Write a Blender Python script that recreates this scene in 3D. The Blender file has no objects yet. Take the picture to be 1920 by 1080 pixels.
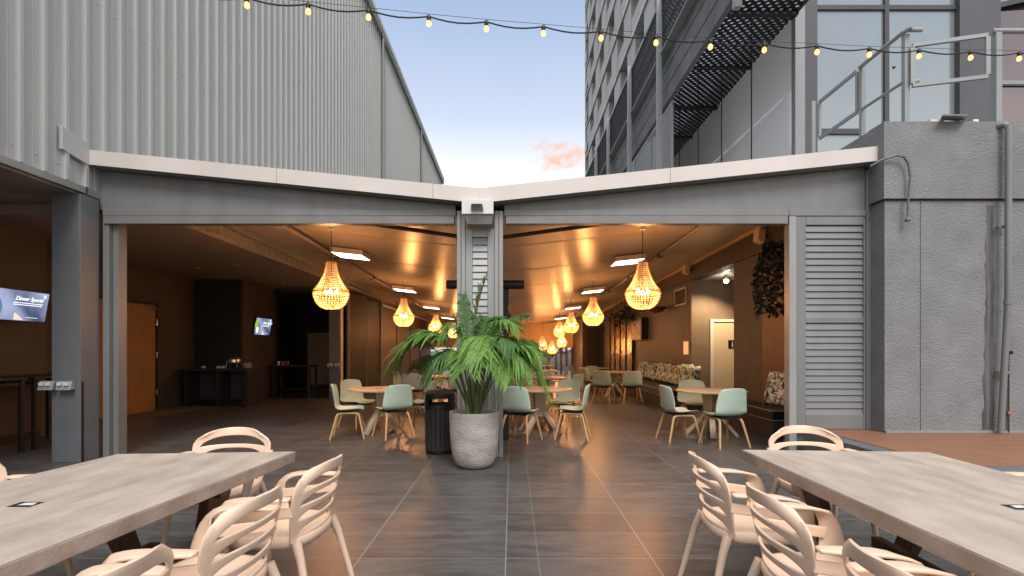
import bpy, bmesh, math, random
from mathutils import Vector, Matrix, Euler
R = math.radians
random.seed(7)
S = bpy.context.scene
C = S.collection
# ------------------------------------------------------------ camera, sky, sun, exposure
FP = 980.0; HZ = 655.0; CX = 960.0; CH = 1.4
cd = bpy.data.cameras.new('camera'); cam = bpy.data.objects.new('camera', cd); C.objects.link(cam)
cam.location = (0, 0, CH); cam.rotation_euler = (R(90), 0, 0)
cd.sensor_width = 36; cd.lens = 36*FP/1920; cd.shift_y = (HZ-540)/1920; cd.clip_start = .05; cd.clip_end = 1000
S.camera = cam
SUN_EL, SUN_ROT = 46, 172       # degrees; the sun stands behind the camera to the left
W = bpy.data.worlds.new('World'); S.world = W; W.use_nodes = True
wn = W.node_tree.nodes; wl = W.node_tree.links; wn.clear()
wo = wn.new('ShaderNodeOutputWorld')
sky = wn.new('ShaderNodeTexSky'); sky.sky_type = 'NISHITA'; sky.sun_disc = False
sky.sun_elevation = R(SUN_EL); sky.sun_rotation = R(SUN_ROT); sky.air_density = 1.2; sky.dust_density = 1.5
b1 = wn.new('ShaderNodeBackground'); b1.inputs[1].default_value = .03
wl.new(sky.outputs[0], b1.inputs[0])
tc = wn.new('ShaderNodeTexCoord'); sx = wn.new('ShaderNodeSeparateXYZ'); wl.new(tc.outputs['Generated'], sx.inputs[0])
rp = wn.new('ShaderNodeValToRGB'); wl.new(sx.outputs[2], rp.inputs[0])
cr = rp.color_ramp
cols = [(0.0, (.55, .46, .42)), (.20, (.80, .74, .71)), (.32, (.69, .67, .69)), (.40, (.44, .48, .57)), (.56, (.25, .33, .47)), (.72, (.85, .88, .95)), (1.0, (1.5, 1.48, 1.45))]
cr.elements[0].position = cols[0][0]; cr.elements[0].color = (*cols[0][1], 1)
cr.elements[1].position = cols[-1][0]; cr.elements[1].color = (*cols[-1][1], 1)
for p, c in cols[1:-1]:
    e = cr.elements.new(p); e.color = (*c, 1)
# small pink cloud bank low in the sky ahead
dv = wn.new('ShaderNodeVectorMath'); dv.operation = 'DISTANCE'; wl.new(tc.outputs['Generated'], dv.inputs[0])
cdir = Vector(((1052-CX)/FP, 1, (HZ-292)/FP)).normalized(); dv.inputs[1].default_value = cdir
mpw = wn.new('ShaderNodeMapping'); mpw.inputs['Scale'].default_value = (1, 1, 1.5); wl.new(tc.outputs['Generated'], mpw.inputs[0])
nz = wn.new('ShaderNodeTexNoise'); nz.inputs['Scale'].default_value = 26; nz.inputs['Detail'].default_value = 7; nz.inputs['Roughness'].default_value = .62; wl.new(mpw.outputs[0], nz.inputs[0])
sub = wn.new('ShaderNodeVectorMath'); sub.operation = 'SUBTRACT'; wl.new(tc.outputs['Generated'], sub.inputs[0]); sub.inputs[1].default_value = cdir
ml = wn.new('ShaderNodeVectorMath'); ml.operation = 'MULTIPLY'; wl.new(sub.outputs[0], ml.inputs[0]); ml.inputs[1].default_value = (19, 6, 42)
ln = wn.new('ShaderNodeVectorMath'); ln.operation = 'LENGTH'; wl.new(ml.outputs[0], ln.inputs[0])
m1 = wn.new('ShaderNodeMath'); m1.operation = 'MULTIPLY_ADD'; wl.new(ln.outputs['Value'], m1.inputs[0]); m1.inputs[1].default_value = -.30; wl.new(nz.outputs[0], m1.inputs[2])
mr = wn.new('ShaderNodeMapRange'); mr.inputs[1].default_value = .20; mr.inputs[2].default_value = .42; wl.new(m1.outputs[0], mr.inputs[0])
mx = wn.new('ShaderNodeMix'); mx.data_type = 'RGBA'; wl.new(mr.outputs[0], mx.inputs[0]); wl.new(rp.outputs[0], mx.inputs[6]); mx.inputs[7].default_value = (.66, .38, .24, 1)
b2 = wn.new('ShaderNodeBackground'); b2.inputs[1].default_value = .95; wl.new(mx.outputs[2], b2.inputs[0])
ad = wn.new('ShaderNodeAddShader'); wl.new(b1.outputs[0], ad.inputs[0]); wl.new(b2.outputs[0], ad.inputs[1]); wl.new(ad.outputs[0], wo.inputs[0])
sl = bpy.data.lights.new('sun', 'SUN'); sl.energy = 1.5; sl.angle = R(25); sl.color = (1, .94, .87)
so = bpy.data.objects.new('sun', sl); C.objects.link(so)
az = R(SUN_ROT); sd = Vector((math.sin(az)*math.cos(R(SUN_EL)), math.cos(az)*math.cos(R(SUN_EL)), math.sin(R(SUN_EL))))
so.rotation_euler = sd.to_track_quat('Z', 'Y').to_euler(); so.location = (0, 0, 30)
S.view_settings.view_transform = 'Standard'; S.view_settings.look = 'None'; S.view_settings.exposure = .55; S.view_settings.gamma = 1
S.cycles.max_bounces = 8; S.cycles.transparent_max_bounces = 16; S.cycles.caustics_reflective = False; S.cycles.caustics_refractive = False
S.cycles.sample_clamp_indirect = 4; S.cycles.use_denoising = True

# ------------------------------------------------------------ materials
def mat(name, col, rough=.6, metal=0, var=.12, vs=6, bump=0, bs=60, spec=.5, col2=None, stretch=(1,1,1), detail=5, thr=(.3,.7), coord='Object', trans=0):
    m = bpy.data.materials.new(name); m.use_nodes = True
    n = m.node_tree.nodes; l = m.node_tree.links; b = n['Principled BSDF']
    b.inputs['Roughness'].default_value = rough; b.inputs['Metallic'].default_value = metal
    b.inputs['Specular IOR Level'].default_value = spec
    tc = n.new('ShaderNodeTexCoord'); mp = n.new('ShaderNodeMapping'); mp.inputs['Scale'].default_value = stretch
    l.new(tc.outputs[coord], mp.inputs[0])
    nz = n.new('ShaderNodeTexNoise'); nz.inputs['Scale'].default_value = vs; nz.inputs['Detail'].default_value = detail; l.new(mp.outputs[0], nz.inputs[0])
    mr = n.new('ShaderNodeMapRange'); mr.inputs[1].default_value = thr[0]; mr.inputs[2].default_value = thr[1]; l.new(nz.outputs[0], mr.inputs[0])
    mx = n.new('ShaderNodeMix'); mx.data_type = 'RGBA'; l.new(mr.outputs[0], mx.inputs[0])
    c2 = col2 or tuple(c*(1-2*var) for c in col)
    mx.inputs[6].default_value = (*c2, 1); mx.inputs[7].default_value = (*col, 1); l.new(mx.outputs[2], b.inputs['Base Color'])
    if bump:
        n2 = n.new('ShaderNodeTexNoise'); n2.inputs['Scale'].default_value = bs; n2.inputs['Detail'].default_value = 4; l.new(mp.outputs[0], n2.inputs[0])
        bp = n.new('ShaderNodeBump'); bp.inputs['Strength'].default_value = bump; bp.inputs['Distance'].default_value = .02; l.new(n2.outputs[0], bp.inputs['Height']); l.new(bp.outputs[0], b.inputs['Normal'])
    if trans: b.inputs['Transmission Weight'].default_value = trans
    return m
def emit(name, col, st):
    m = bpy.data.materials.new(name); m.use_nodes = True; n = m.node_tree.nodes; l = m.node_tree.links; n.clear()
    o = n.new('ShaderNodeOutputMaterial'); e = n.new('ShaderNodeEmission'); e.inputs[0].default_value = (*col, 1); e.inputs[1].default_value = st
    l.new(e.outputs[0], o.inputs[0]); return m
def translucent(name, col, mixf=.6, col2=None):
    m = mat(name, col, .5, var=.2, vs=25, col2=col2); n = m.node_tree.nodes; l = m.node_tree.links
    b = n['Principled BSDF']; o = n['Material Output']; t = n.new('ShaderNodeBsdfTranslucent'); mx = n.new('ShaderNodeMixShader')
    l.new(b.inputs['Base Color'].links[0].from_socket, t.inputs[0]); mx.inputs[0].default_value = mixf
    l.new(b.outputs[0], mx.inputs[1]); l.new(t.outputs[0], mx.inputs[2]); l.new(mx.outputs[0], o.inputs[0]); return m
def perforated(name, col, pitch, hole, ax='YZ', rough=.5):
    """sheet metal with a staggered grid of round holes"""
    m = mat(name, col, rough, 0, spec=.2); n = m.node_tree.nodes; l = m.node_tree.links; b = n['Principled BSDF']; o = n['Material Output']
    tc = n.new('ShaderNodeTexCoord'); s = n.new('ShaderNodeSeparateXYZ'); l.new(tc.outputs['Object'], s.inputs[0])
    def mth(op, a, v=None):
        q = n.new('ShaderNodeMath'); q.operation = op; l.new(a, q.inputs[0])
        if v is not None:
            if isinstance(v, (int, float)): q.inputs[1].default_value = v
            else: l.new(v, q.inputs[1])
        return q.outputs[0]
    a, c = s.outputs['XYZ'.index(ax[0])], s.outputs['XYZ'.index(ax[1])]
    u = mth('MULTIPLY', mth('ADD', a, c), 1/pitch); v = mth('MULTIPLY', mth('SUBTRACT', a, c), 1/pitch)
    def f2(x):
        y = mth('ADD', mth('FRACT', x), -.5); return mth('MULTIPLY', y, y)
    d = mth('ADD', f2(u), f2(v)); h = mth('LESS_THAN', d, hole*hole)
    t = n.new('ShaderNodeBsdfTransparent'); mx = n.new('ShaderNodeMixShader')
    l.new(h, mx.inputs[0]); l.new(b.outputs[0], mx.inputs[1]); l.new(t.outputs[0], mx.inputs[2]); l.new(mx.outputs[0], o.inputs[0]); return m
def floor_mat():
    m = bpy.data.materials.new('slate_tiles'); m.use_nodes = True; n = m.node_tree.nodes; l = m.node_tree.links; b = n['Principled BSDF']
    tc = n.new('ShaderNodeTexCoord'); s = n.new('ShaderNodeSeparateXYZ'); l.new(tc.outputs['Object'], s.inputs[0])
    def M(op, a, v=None, w=None):
        q = n.new('ShaderNodeMath'); q.operation = op
        for i, t in enumerate((a, v, w)):
            if t is None: continue
            if isinstance(t, (int, float)): q.inputs[i].default_value = t
            else: l.new(t, q.inputs[i])
        return q.outputs[0]
    X, Y = s.outputs[0], s.outputs[1]
    PX, PY = .978, .489
    ux = M('DIVIDE', M('ADD', X, .042), PX)                       # left field
    fx = M('FRACT', ux); dx = M('MINIMUM', fx, M('SUBTRACT', 1, fx)); dx = M('MULTIPLY', dx, PX)
    uy = M('DIVIDE', M('SUBTRACT', Y, 4.966), PY); fy = M('FRACT', uy); dy = M('MULTIPLY', M('MINIMUM', fy, M('SUBTRACT', 1, fy)), PY)
    ds = M('ABSOLUTE', M('SUBTRACT', X, .175))
    gx = M('LESS_THAN', dx, .0035); gy = M('LESS_THAN', dy, .003); gs = M('MULTIPLY', M('LESS_THAN', ds, .003), .6)
    g = M('MAXIMUM', gx, M('MULTIPLY', gy, .8)); g = M('MAXIMUM', g, gs)
    # per-tile tone
    cb = n.new('ShaderNodeCombineXYZ'); l.new(M('FLOOR', ux), cb.inputs[0]); l.new(M('FLOOR', uy), cb.inputs[1])
    wn_ = n.new('ShaderNodeTexWhiteNoise'); wn_.noise_dimensions = '2D'; l.new(cb.outputs[0], wn_.inputs[0])
    off = n.new('ShaderNodeVectorMath'); off.operation = 'MULTIPLY_ADD'; l.new(wn_.outputs['Color'], off.inputs[0]); off.inputs[1].default_value = (9, 9, 9); l.new(tc.outputs['Object'], off.inputs[2])
    mp = n.new('ShaderNodeMapping'); mp.inputs['Scale'].default_value = (1.3, 5.5, 1); mp.inputs['Rotation'].default_value = (0, 0, .06); l.new(off.outputs[0], mp.inputs[0])
    nz = n.new('ShaderNodeTexNoise'); nz.inputs['Scale'].default_value = 2.2; nz.inputs['Detail'].default_value = 8; nz.inputs['Roughness'].default_value = .65; nz.inputs['Distortion'].default_value = .5; l.new(mp.outputs[0], nz.inputs[0])
    n3 = n.new('ShaderNodeTexNoise'); n3.inputs['Scale'].default_value = .9; n3.inputs['Detail'].default_value = 3; l.new(tc.outputs['Object'], n3.inputs[0])
    r = n.new('ShaderNodeValToRGB'); l.new(nz.outputs[0], r.inputs[0]); e = r.color_ramp.elements
    e[0].position = .36; e[0].color = (.060, .058, .057, 1); e[1].position = .66; e[1].color = (.122, .116, .112, 1)
    k = n.new('ShaderNodeMix'); k.data_type = 'RGBA'; k.blend_type = 'MULTIPLY'; k.inputs[0].default_value = 1
    l.new(r.outputs[0], k.inputs[6]); tone = M('MULTIPLY_ADD', wn_.outputs[0], .28, .86); tone = M('MULTIPLY', tone, M('MULTIPLY_ADD', n3.outputs[0], .5, .75)); l.new(tone, k.inputs[7])
    gm = n.new('ShaderNodeMix'); gm.data_type = 'RGBA'; l.new(g, gm.inputs[0]); l.new(k.outputs[2], gm.inputs[6]); gm.inputs[7].default_value = (.27, .25, .23, 1)
    l.new(gm.outputs[2], b.inputs['Base Color'])
    l.new(M('MULTIPLY_ADD', nz.outputs[0], .22, .26), b.inputs['Roughness'])
    bp = n.new('ShaderNodeBump'); bp.inputs['Strength'].default_value = .12; bp.inputs['Distance'].default_value = .01; l.new(nz.outputs[0], bp.inputs['Height']); l.new(bp.outputs[0], b.inputs['Normal'])
    return m
M_ = {}
M_['clad'] = mat('grey_cladding', (.50, .51, .49), .45, .05, .05, 3, stretch=(1, 1, .12), thr=(.25,.75))
M_['clad_d'] = mat('grey_flashing', (.30, .31, .295), .45, .1, .06, 2)
M_['alu'] = mat('grey_powdercoat', (.225, .23, .225), .38, .1, .09, 3.5, stretch=(1,1,.25))
M_['alu_l'] = mat('light_grey_powdercoat', (.33, .335, .325), .38, .1, .05, 2)
M_['post'] = mat('grey_steel_paint', (.15, .165, .175), .45, .1, .08, 3)
M_['cream'] = mat('cream_capping', (.68, .625, .58), .5, 0, .05, 1.5)
M_['white'] = mat('white_paint', (.72, .71, .69), .45, 0, .04, 3)
M_['soffit'] = mat('brown_soffit', (.30, .25, .215), .7, 0, .06, 2)
M_['render'] = mat('textured_render', (.245, .250, .252), .85, 0, .12, 3, bump=.8, bs=48, col2=(.19,.192,.192))
M_['render2'] = mat('vertical_stain_render', (.19, .19, .188), .9, 0, .2, 5, bump=.8, bs=50, col2=(.075,.075,.072), stretch=(5,5,.25))
M_['dwall'] = mat('dark_brown_wall', (.070, .055, .046), .6, 0, .12, 3)
M_['bwall'] = mat('black_wall', (.022, .02, .019), .5, 0, .1, 3)
M_['gwall'] = mat('charcoal_textured_wall', (.085,.078,.066), .6, 0, .15, 5, bump=1, bs=26)
M_['awall'] = mat('alcove_wall', (.20,.15,.11), .6, 0, .08, 5, bump=.15, bs=40)
M_['twall'] = mat('dark_textured_wall', (.085, .070, .060), .55, 0, .15, 5, bump=1, bs=22, stretch=(1,1,.35))
M_['pwall'] = mat('brown_timber_panel', (.14, .075, .042), .5, 0, .2, 4, stretch=(6,6,.4))
M_['ceil'] = mat('glossy_sandwich_ceiling', (.50, .45, .40), .30, 0, .05, .8)
M_['floor'] = floor_mat()
M_['deck'] = mat('deck_boards', (.31, .15, .08), .5, 0, .15, 5, stretch=(.5, 14, 1), col2=(.20,.09,.05))
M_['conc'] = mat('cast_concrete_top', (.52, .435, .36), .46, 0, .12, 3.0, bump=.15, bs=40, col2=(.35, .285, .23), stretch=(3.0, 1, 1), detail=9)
def scratch(m):
    n=m.node_tree.nodes; l=m.node_tree.links; b=n['Principled BSDF']; src=b.inputs['Base Color'].links[0].from_socket
    tc=n.new('ShaderNodeTexCoord'); mp=n.new('ShaderNodeMapping'); mp.inputs['Scale'].default_value=(22,2.5,1); mp.inputs['Rotation'].default_value=(0,0,.5); l.new(tc.outputs['Object'],mp.inputs[0])
    nz=n.new('ShaderNodeTexNoise'); nz.inputs['Scale'].default_value=3; nz.inputs['Detail'].default_value=9; nz.inputs['Distortion'].default_value=1.5; l.new(mp.outputs[0],nz.inputs[0])
    mr=n.new('ShaderNodeMapRange'); mr.inputs[1].default_value=.60; mr.inputs[2].default_value=.74; mr.inputs[4].default_value=.45; l.new(nz.outputs[0],mr.inputs[0])
    mx=n.new('ShaderNodeMix'); mx.data_type='RGBA'; l.new(mr.outputs[0],mx.inputs[0]); l.new(src,mx.inputs[6]); mx.inputs[7].default_value=(.66,.58,.50,1); l.new(mx.outputs[2],b.inputs['Base Color'])
    n2=n.new('ShaderNodeTexNoise'); n2.inputs['Scale'].default_value=1.1; n2.inputs['Detail'].default_value=4; l.new(tc.outputs['Object'],n2.inputs[0])
    m2=n.new('ShaderNodeMapRange'); m2.inputs[1].default_value=.35; m2.inputs[2].default_value=.65; m2.inputs[3].default_value=.36; m2.inputs[4].default_value=.58; l.new(n2.outputs[0],m2.inputs[0]); l.new(m2.outputs[0],b.inputs['Roughness'])
scratch(M_['conc'])
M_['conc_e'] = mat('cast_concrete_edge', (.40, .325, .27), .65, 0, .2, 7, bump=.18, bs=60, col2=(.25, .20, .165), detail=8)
M_['pot'] = mat('whitewashed_concrete', (.52, .485, .45), .8, 0, .2, 4, bump=.5, bs=25, col2=(.30, .275, .25), stretch=(1,1,1.8), detail=8)
M_['leg'] = mat('dark_timber', (.10, .048, .026), .5, 0, .2, 6, stretch=(4,4,.6))
M_['plast'] = mat('blush_plastic', (.80, .585, .43), .40, 0, .02, 3)
M_['mint'] = mat('mint_shell', (.50, .63, .52), .5, 0, .03, 3)
M_['oak'] = mat('oak_leg', (.62, .37, .175), .45, 0, .14, 8, stretch=(5,5,.8))
M_['oak2'] = mat('pale_oak', (.58, .44, .31), .45, 0, .12, 7, stretch=(1,7,1))
M_['black'] = mat('black_metal', (.02, .02, .02), .4, .3, .1, 4)
M_['char'] = mat('charcoal_slat', (.055, .046, .042), .6, 0, .12, 9, stretch=(6,6,.6))
M_['soil'] = mat('soil', (.06, .045, .035), .95, 0, .3, 30, bump=1, bs=40)
M_['chrome'] = mat('brushed_steel', (.55, .55, .54), .25, .9, .05, 8)
M_['door'] = mat('oak_veneer_door', (.42, .22, .075), .4, 0, .15, 6, stretch=(7,7,.35), col2=(.30,.15,.05))
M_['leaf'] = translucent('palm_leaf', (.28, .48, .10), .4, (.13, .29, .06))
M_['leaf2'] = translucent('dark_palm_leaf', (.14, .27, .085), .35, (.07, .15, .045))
M_['stem'] = mat('green_stem', (.12, .17, .05), .5, 0, .2, 8)
M_['trunkp'] = mat('husk_stem', (.34, .27, .17), .8, 0, .2, 20, stretch=(1,1,4))
M_['ivy'] = mat('ivy_leaf', (.014, .024, .009), .5, 0, .25, 15)
M_['bead'] = translucent('wood_beads', (.92, .86, .74), .6, (.85, .72, .52))
M_['bead_b'] = translucent('wood_band', (.62, .36, .15), .35)
M_['bulb'] = emit('warm_bulb', (1, .78, .48), 30)
M_['fbulb'] = emit('festoon_bulb', (1, .45, .14), 2.4)
M_['panel'] = emit('white_light_panel', (1, .95, .86), 5)
M_['skyglass'] = mat('painted_sky_glass', (.93, .93, .92), .05, 0, .01, 1, spec=.7)  # near-white base colour stands in for bright sky reflected in the panes
M_['greyglass'] = mat('tinted_glass', (.37, .41, .415), .06, .45, .03, .6)
M_['redglass'] = mat('dark_tinted_glass', (.30, .24, .22), .06, .8, .05, .6)
M_['mull'] = mat('charcoal_mullion', (.065, .066, .072), .5, .1, .08, 2)
M_['pier'] = mat('charcoal_pier', (.095, .095, .105), .6, 0, .06, 2, stretch=(1,1,.3))
M_['rail'] = mat('rail_grey', (.30, .32, .318), .45, .1, .06, 3)
M_['perf'] = perforated('perforated_soffit', (.03, .03, .03), .20, .35, 'XY')
M_['perf2'] = perforated('perforated_guard', (.035, .035, .035), .17, .24, 'YZ', .8)
M_['perf3'] = perforated('pale_perforated_screen', (.42, .43, .42), .16, .28, 'YZ')
M_['beam'] = mat('stained_concrete', (.20, .20, .20), .8, 0, .25, 1.2, bump=.3, bs=12, col2=(.12,.12,.12), detail=9)
M_['tower'] = mat('tower_panel', (.36, .365, .355), .7, 0, .08, .4)
M_['twin'] = mat('tower_window', (.13, .135, .14), .25, 0, .15, .3)
M_['ledge'] = mat('tower_ledge', (.58, .59, .58), .6, 0, .25, .6, stretch=(1,1,1), detail=8)
M_['blind'] = mat('canvas_blind', (.62, .42, .27), .8, 0, .04, 2)
M_['seatb'] = mat('black_vinyl', (.015, .014, .014), .35, 0, .1, 3)
M_['pipe_w'] = mat('pale_piping', (.55, .52, .48), .6)
M_['cdoor'] = mat('cream_door', (.62, .52, .40), .5, 0, .03, 2)
M_['stain'] = mat('lime_green_food', (.35, .5, .08), .6)
M_['bark'] = mat('bark', (.08, .06, .045), .9, 0, .2, 6)
M_['tree'] = mat('tree_leaf', (.05, .085, .03), .6, 0, .3, 3)
M_['gold'] = mat('amber_glazing', (.45, .26, .08), .25, .3, .2, 4)
def cushion_mat():
    m = mat('tropical_print', (.5,.48,.42), .8); n = m.node_tree.nodes; l = m.node_tree.links; b = n['Principled BSDF']
    tc = n.new('ShaderNodeTexCoord'); v = n.new('ShaderNodeTexVoronoi'); v.inputs['Scale'].default_value = 17; mp = n.new('ShaderNodeMapping'); mp.inputs['Scale'].default_value = (1, .7, 1.5); mp.inputs['Rotation'].default_value = (.6, .5, .4)
    nn = n.new('ShaderNodeTexNoise'); nn.inputs['Scale'].default_value = 9; l.new(tc.outputs['Object'], nn.inputs[0])
    a = n.new('ShaderNodeVectorMath'); a.operation = 'MULTIPLY_ADD'; l.new(nn.outputs['Color'], a.inputs[0]); a.inputs[1].default_value = (.25, .25, .25); l.new(tc.outputs['Object'], a.inputs[2])
    l.new(a.outputs[0], mp.inputs[0]); l.new(mp.outputs[0], v.inputs[0]); s = n.new('ShaderNodeSeparateColor'); l.new(v.outputs['Color'], s.inputs[0])
    r = n.new('ShaderNodeValToRGB'); r.color_ramp.interpolation = 'CONSTANT'; l.new(s.outputs[0], r.inputs[0])
    cs = [(0, (.68,.68,.62)), (.24, (.02,.04,.03)), (.40, (.06,.20,.26)), (.54, (.66,.68,.62)), (.66, (.50,.34,.26)), (.74, (.10,.20,.08)), (.88, (.28,.46,.50))]
    r.color_ramp.elements[0].color = (*cs[0][1], 1); r.color_ramp.elements[1].position = cs[1][0]; r.color_ramp.elements[1].color = (*cs[1][1], 1)
    for p, c in cs[2:]:
        e = r.color_ramp.elements.new(p); e.color = (*c, 1)
    l.new(r.outputs[0], b.inputs['Base Color']); return m
M_['print'] = cushion_mat()

# ------------------------------------------------------------ mesh helpers
def P(x, y, d): return Vector(((x-CX)/FP*d, d, CH+(HZ-y)/FP*d))
ORG = {}
class MB:
    def __init__(s): s.v = []; s.f = []
    def box(s, x0, x1, y0, y1, z0, z1):
        b = len(s.v); s.v += [(x, y, z) for z in (z0, z1) for y in (y0, y1) for x in (x0, x1)]
        s.f += [tuple(b+i for i in q) for q in ((0,2,3,1),(4,5,7,6),(0,1,5,4),(2,6,7,3),(0,4,6,2),(1,3,7,5))]; return s
    def quad(s, *p):
        b = len(s.v); s.v += [tuple(q) for q in p]; s.f.append(tuple(range(b, b+len(p)))); return s
    def hexa(s, a, c):
        """two quads (4 points each) joined into a solid"""
        b = len(s.v); s.v += [tuple(q) for q in a]+[tuple(q) for q in c]
        s.f += [(b+3,b+2,b+1,b), (b+4,b+5,b+6,b+7)] + [(b+i, b+(i+1)%4, b+4+(i+1)%4, b+4+i) for i in range(4)]; return s
    def bar(s, p, q, w, h, up=(0,0,1), w2=None, h2=None):
        p = Vector(p); q = Vector(q); d = (q-p).normalized(); u = Vector(up); sd = d.cross(u)
        if sd.length < 1e-4: sd = d.cross(Vector((0,1,0)))
        sd.normalize(); u = sd.cross(d).normalized(); w2 = w2 or w; h2 = h2 or h
        A = [p+sd*a*w/2+u*b*h/2 for a, b in ((-1,-1),(1,-1),(1,1),(-1,1))]; B = [q+sd*a*w2/2+u*b*h2/2 for a, b in ((-1,-1),(1,-1),(1,1),(-1,1))]
        return s.hexa(A, B)
    def tube(s, pts, r, n=10, cap=True):
        pts = [Vector(p) for p in pts]; rs = r if isinstance(r, (list, tuple)) else [r]*len(pts); b0 = len(s.v); ref = None
        for i, p in enumerate(pts):
            t = (pts[min(i+1, len(pts)-1)]-pts[max(i-1, 0)]).normalized()
            if ref is None: ref = t.orthogonal().normalized()
            a = (ref-t*ref.dot(t)).normalized(); ref = a; c = t.cross(a)
            for k in range(n):
                th = 2*math.pi*k/n; s.v.append(tuple(p+(a*math.cos(th)+c*math.sin(th))*rs[i]))
        for i in range(len(pts)-1):
            for k in range(n):
                a = b0+i*n+k; c = b0+i*n+(k+1)%n; s.f.append((a, c, c+n, a+n))
        if cap: s.f.append(tuple(b0+k for k in reversed(range(n)))); e = b0+(len(pts)-1)*n; s.f.append(tuple(e+k for k in range(n)))
        return s
    def lathe(s, prof, c=(0,0,0), n=32):
        b0 = len(s.v)
        for r, z in prof:
            for k in range(n):
                th = 2*math.pi*k/n; s.v.append((c[0]+r*math.cos(th), c[1]+r*math.sin(th), c[2]+z))
        for i in range(len(prof)-1):
            for k in range(n):
                a = b0+i*n+k; d = b0+i*n+(k+1)%n; s.f.append((a, d, d+n, a+n))
        s.f.append(tuple(b0+k for k in reversed(range(n)))); e = b0+(len(prof)-1)*n; s.f.append(tuple(e+k for k in range(n)))
        return s
    def build(s, name, m, parent=None, smooth=False, bevel=0, mods=None, weld=0):
        me = bpy.data.meshes.new(name); o = ORG.get(parent.name, Vector((0,0,0))) if parent else Vector((0,0,0))
        me.from_pydata([tuple(Vector(p)-o) for p in s.v], [], s.f)
        if weld or bevel:
            bm = bmesh.new(); bm.from_mesh(me)
            if weld: bmesh.ops.remove_doubles(bm, verts=bm.verts, dist=weld)
            bmesh.ops.recalc_face_normals(bm, faces=bm.faces)
            bm.to_mesh(me); bm.free()
        me.materials.append(M_[m] if isinstance(m, str) else m)
        ob = bpy.data.objects.new(name, me); C.objects.link(ob)
        ms = list(mods or [])
        if bevel: ms.append(('BEVEL', dict(width=bevel, segments=2, limit_method='ANGLE', angle_limit=R(40))))
        if ms:
            for k, kw in ms:
                md = ob.modifiers.new(k.lower(), k)
                for a, b in kw.items(): setattr(md, a, b)
            dg = bpy.context.evaluated_depsgraph_get(); ne = bpy.data.meshes.new_from_object(ob.evaluated_get(dg)); ob.modifiers.clear(); ob.data = ne; me = ne; me.name = name
        if smooth:
            for p in me.polygons: p.use_smooth = True
            if smooth != 'all':
                try: me.set_sharp_from_angle(angle=R(40))
                except Exception: pass
        if parent: ob.parent = parent; ORG[ob.name] = o
        return ob
def tag(o, label=None, cat=None, group=None, kind=None):
    if label: o['label'] = label
    if cat: o['category'] = cat
    if group: o['group'] = group
    if kind: o['kind'] = kind
    return o
def thing(name, loc, label, cat, group=None, rz=0):
    o = bpy.data.objects.new(name, None); C.objects.link(o); o.location = loc; o.rotation_euler = (0, 0, rz); o.empty_display_size = .1
    ORG[o.name] = Vector(loc); return tag(o, label, cat, group)
def local_thing(name, label, cat, group=None):
    o = thing(name, (0,0,0), label, cat, group); ORG[o.name] = Vector((0,0,0)); return o
def kids(o): return [x for x in bpy.data.objects if x.parent == o]
def copy_tree(src, parent=None, cache={}):
    c = src.copy(); C.objects.link(c)
    if parent: c.parent = parent
    for ch in kids(src): copy_tree(ch, c)
    return c
def place(src, loc, rz, label, first):
    o = src if first else copy_tree(src); o.location = loc; o.rotation_euler = (0, 0, rz); o['label'] = label; return o
def text_mesh(name, txt, size, m, parent, origin, xdir, updir, shear=0, depth=.001):
    cu = bpy.data.curves.new(name, 'FONT'); cu.body = txt; cu.size = size; cu.extrude = depth; cu.shear = shear
    t = bpy.data.objects.new(name, cu); C.objects.link(t); dg = bpy.context.evaluated_depsgraph_get(); dg.update()
    me = bpy.data.meshes.new_from_object(t.evaluated_get(dg)); bpy.data.objects.remove(t)
    xd = Vector(xdir).normalized(); ud = Vector(updir).normalized(); nd = xd.cross(ud)
    og = ORG.get(parent.name, Vector((0,0,0)))
    for v in me.vertices:
        c = v.co; v.co = Vector(origin)+xd*c.x+ud*c.y+nd*c.z-og
    me.materials.clear(); me.materials.append(M_[m] if isinstance(m, str) else m)
    ob = bpy.data.objects.new(name, me); C.objects.link(ob); ob.parent = parent; ORG[ob.name] = og; return ob

# ------------------------------------------------------------ ground, deck
tag(MB().quad((-60,-12,-.012),(60,-12,-.012),(60,400,-.012),(-60,400,-.012)).build('ground', mat('asphalt', (.06,.06,.06), .9)), kind='structure')
tag(MB().quad((-9,-6,0),(9,-6,0),(9,34,0),(-9,34,0)).build('floor', 'floor'), kind='structure')
dk = MB(); y = 4.70
while y < 6.84:
    dk.box(3.945, 12, y, y+.134, .30, .358); y += .14
tag(dk.build('deck', 'deck', bevel=.003), kind='structure')
tag(MB().box(3.74,3.942,4.40,6.70,.004,.352).box(3.944,12,4.40,4.697,.004,.352).build('deck_kerb', 'post', bevel=.006), kind='structure')
# pale concrete threshold patch in front of the timber doors
tag(MB().quad(P(236,782,10.6)*1, P(212,788,10.5), P(212,770,12.1), P(380,764,12.7)).build('threshold', mat('pale_threshold',(.20,.155,.11),.7)), kind='structure')
th = bpy.data.objects['threshold']
for v, (a, b) in zip(th.data.vertices, ((-8.2,10.55),(-7.3,10.55),(-7.1,12.9),(-8.2,12.9))): v.co = (a, b, .004)

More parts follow.
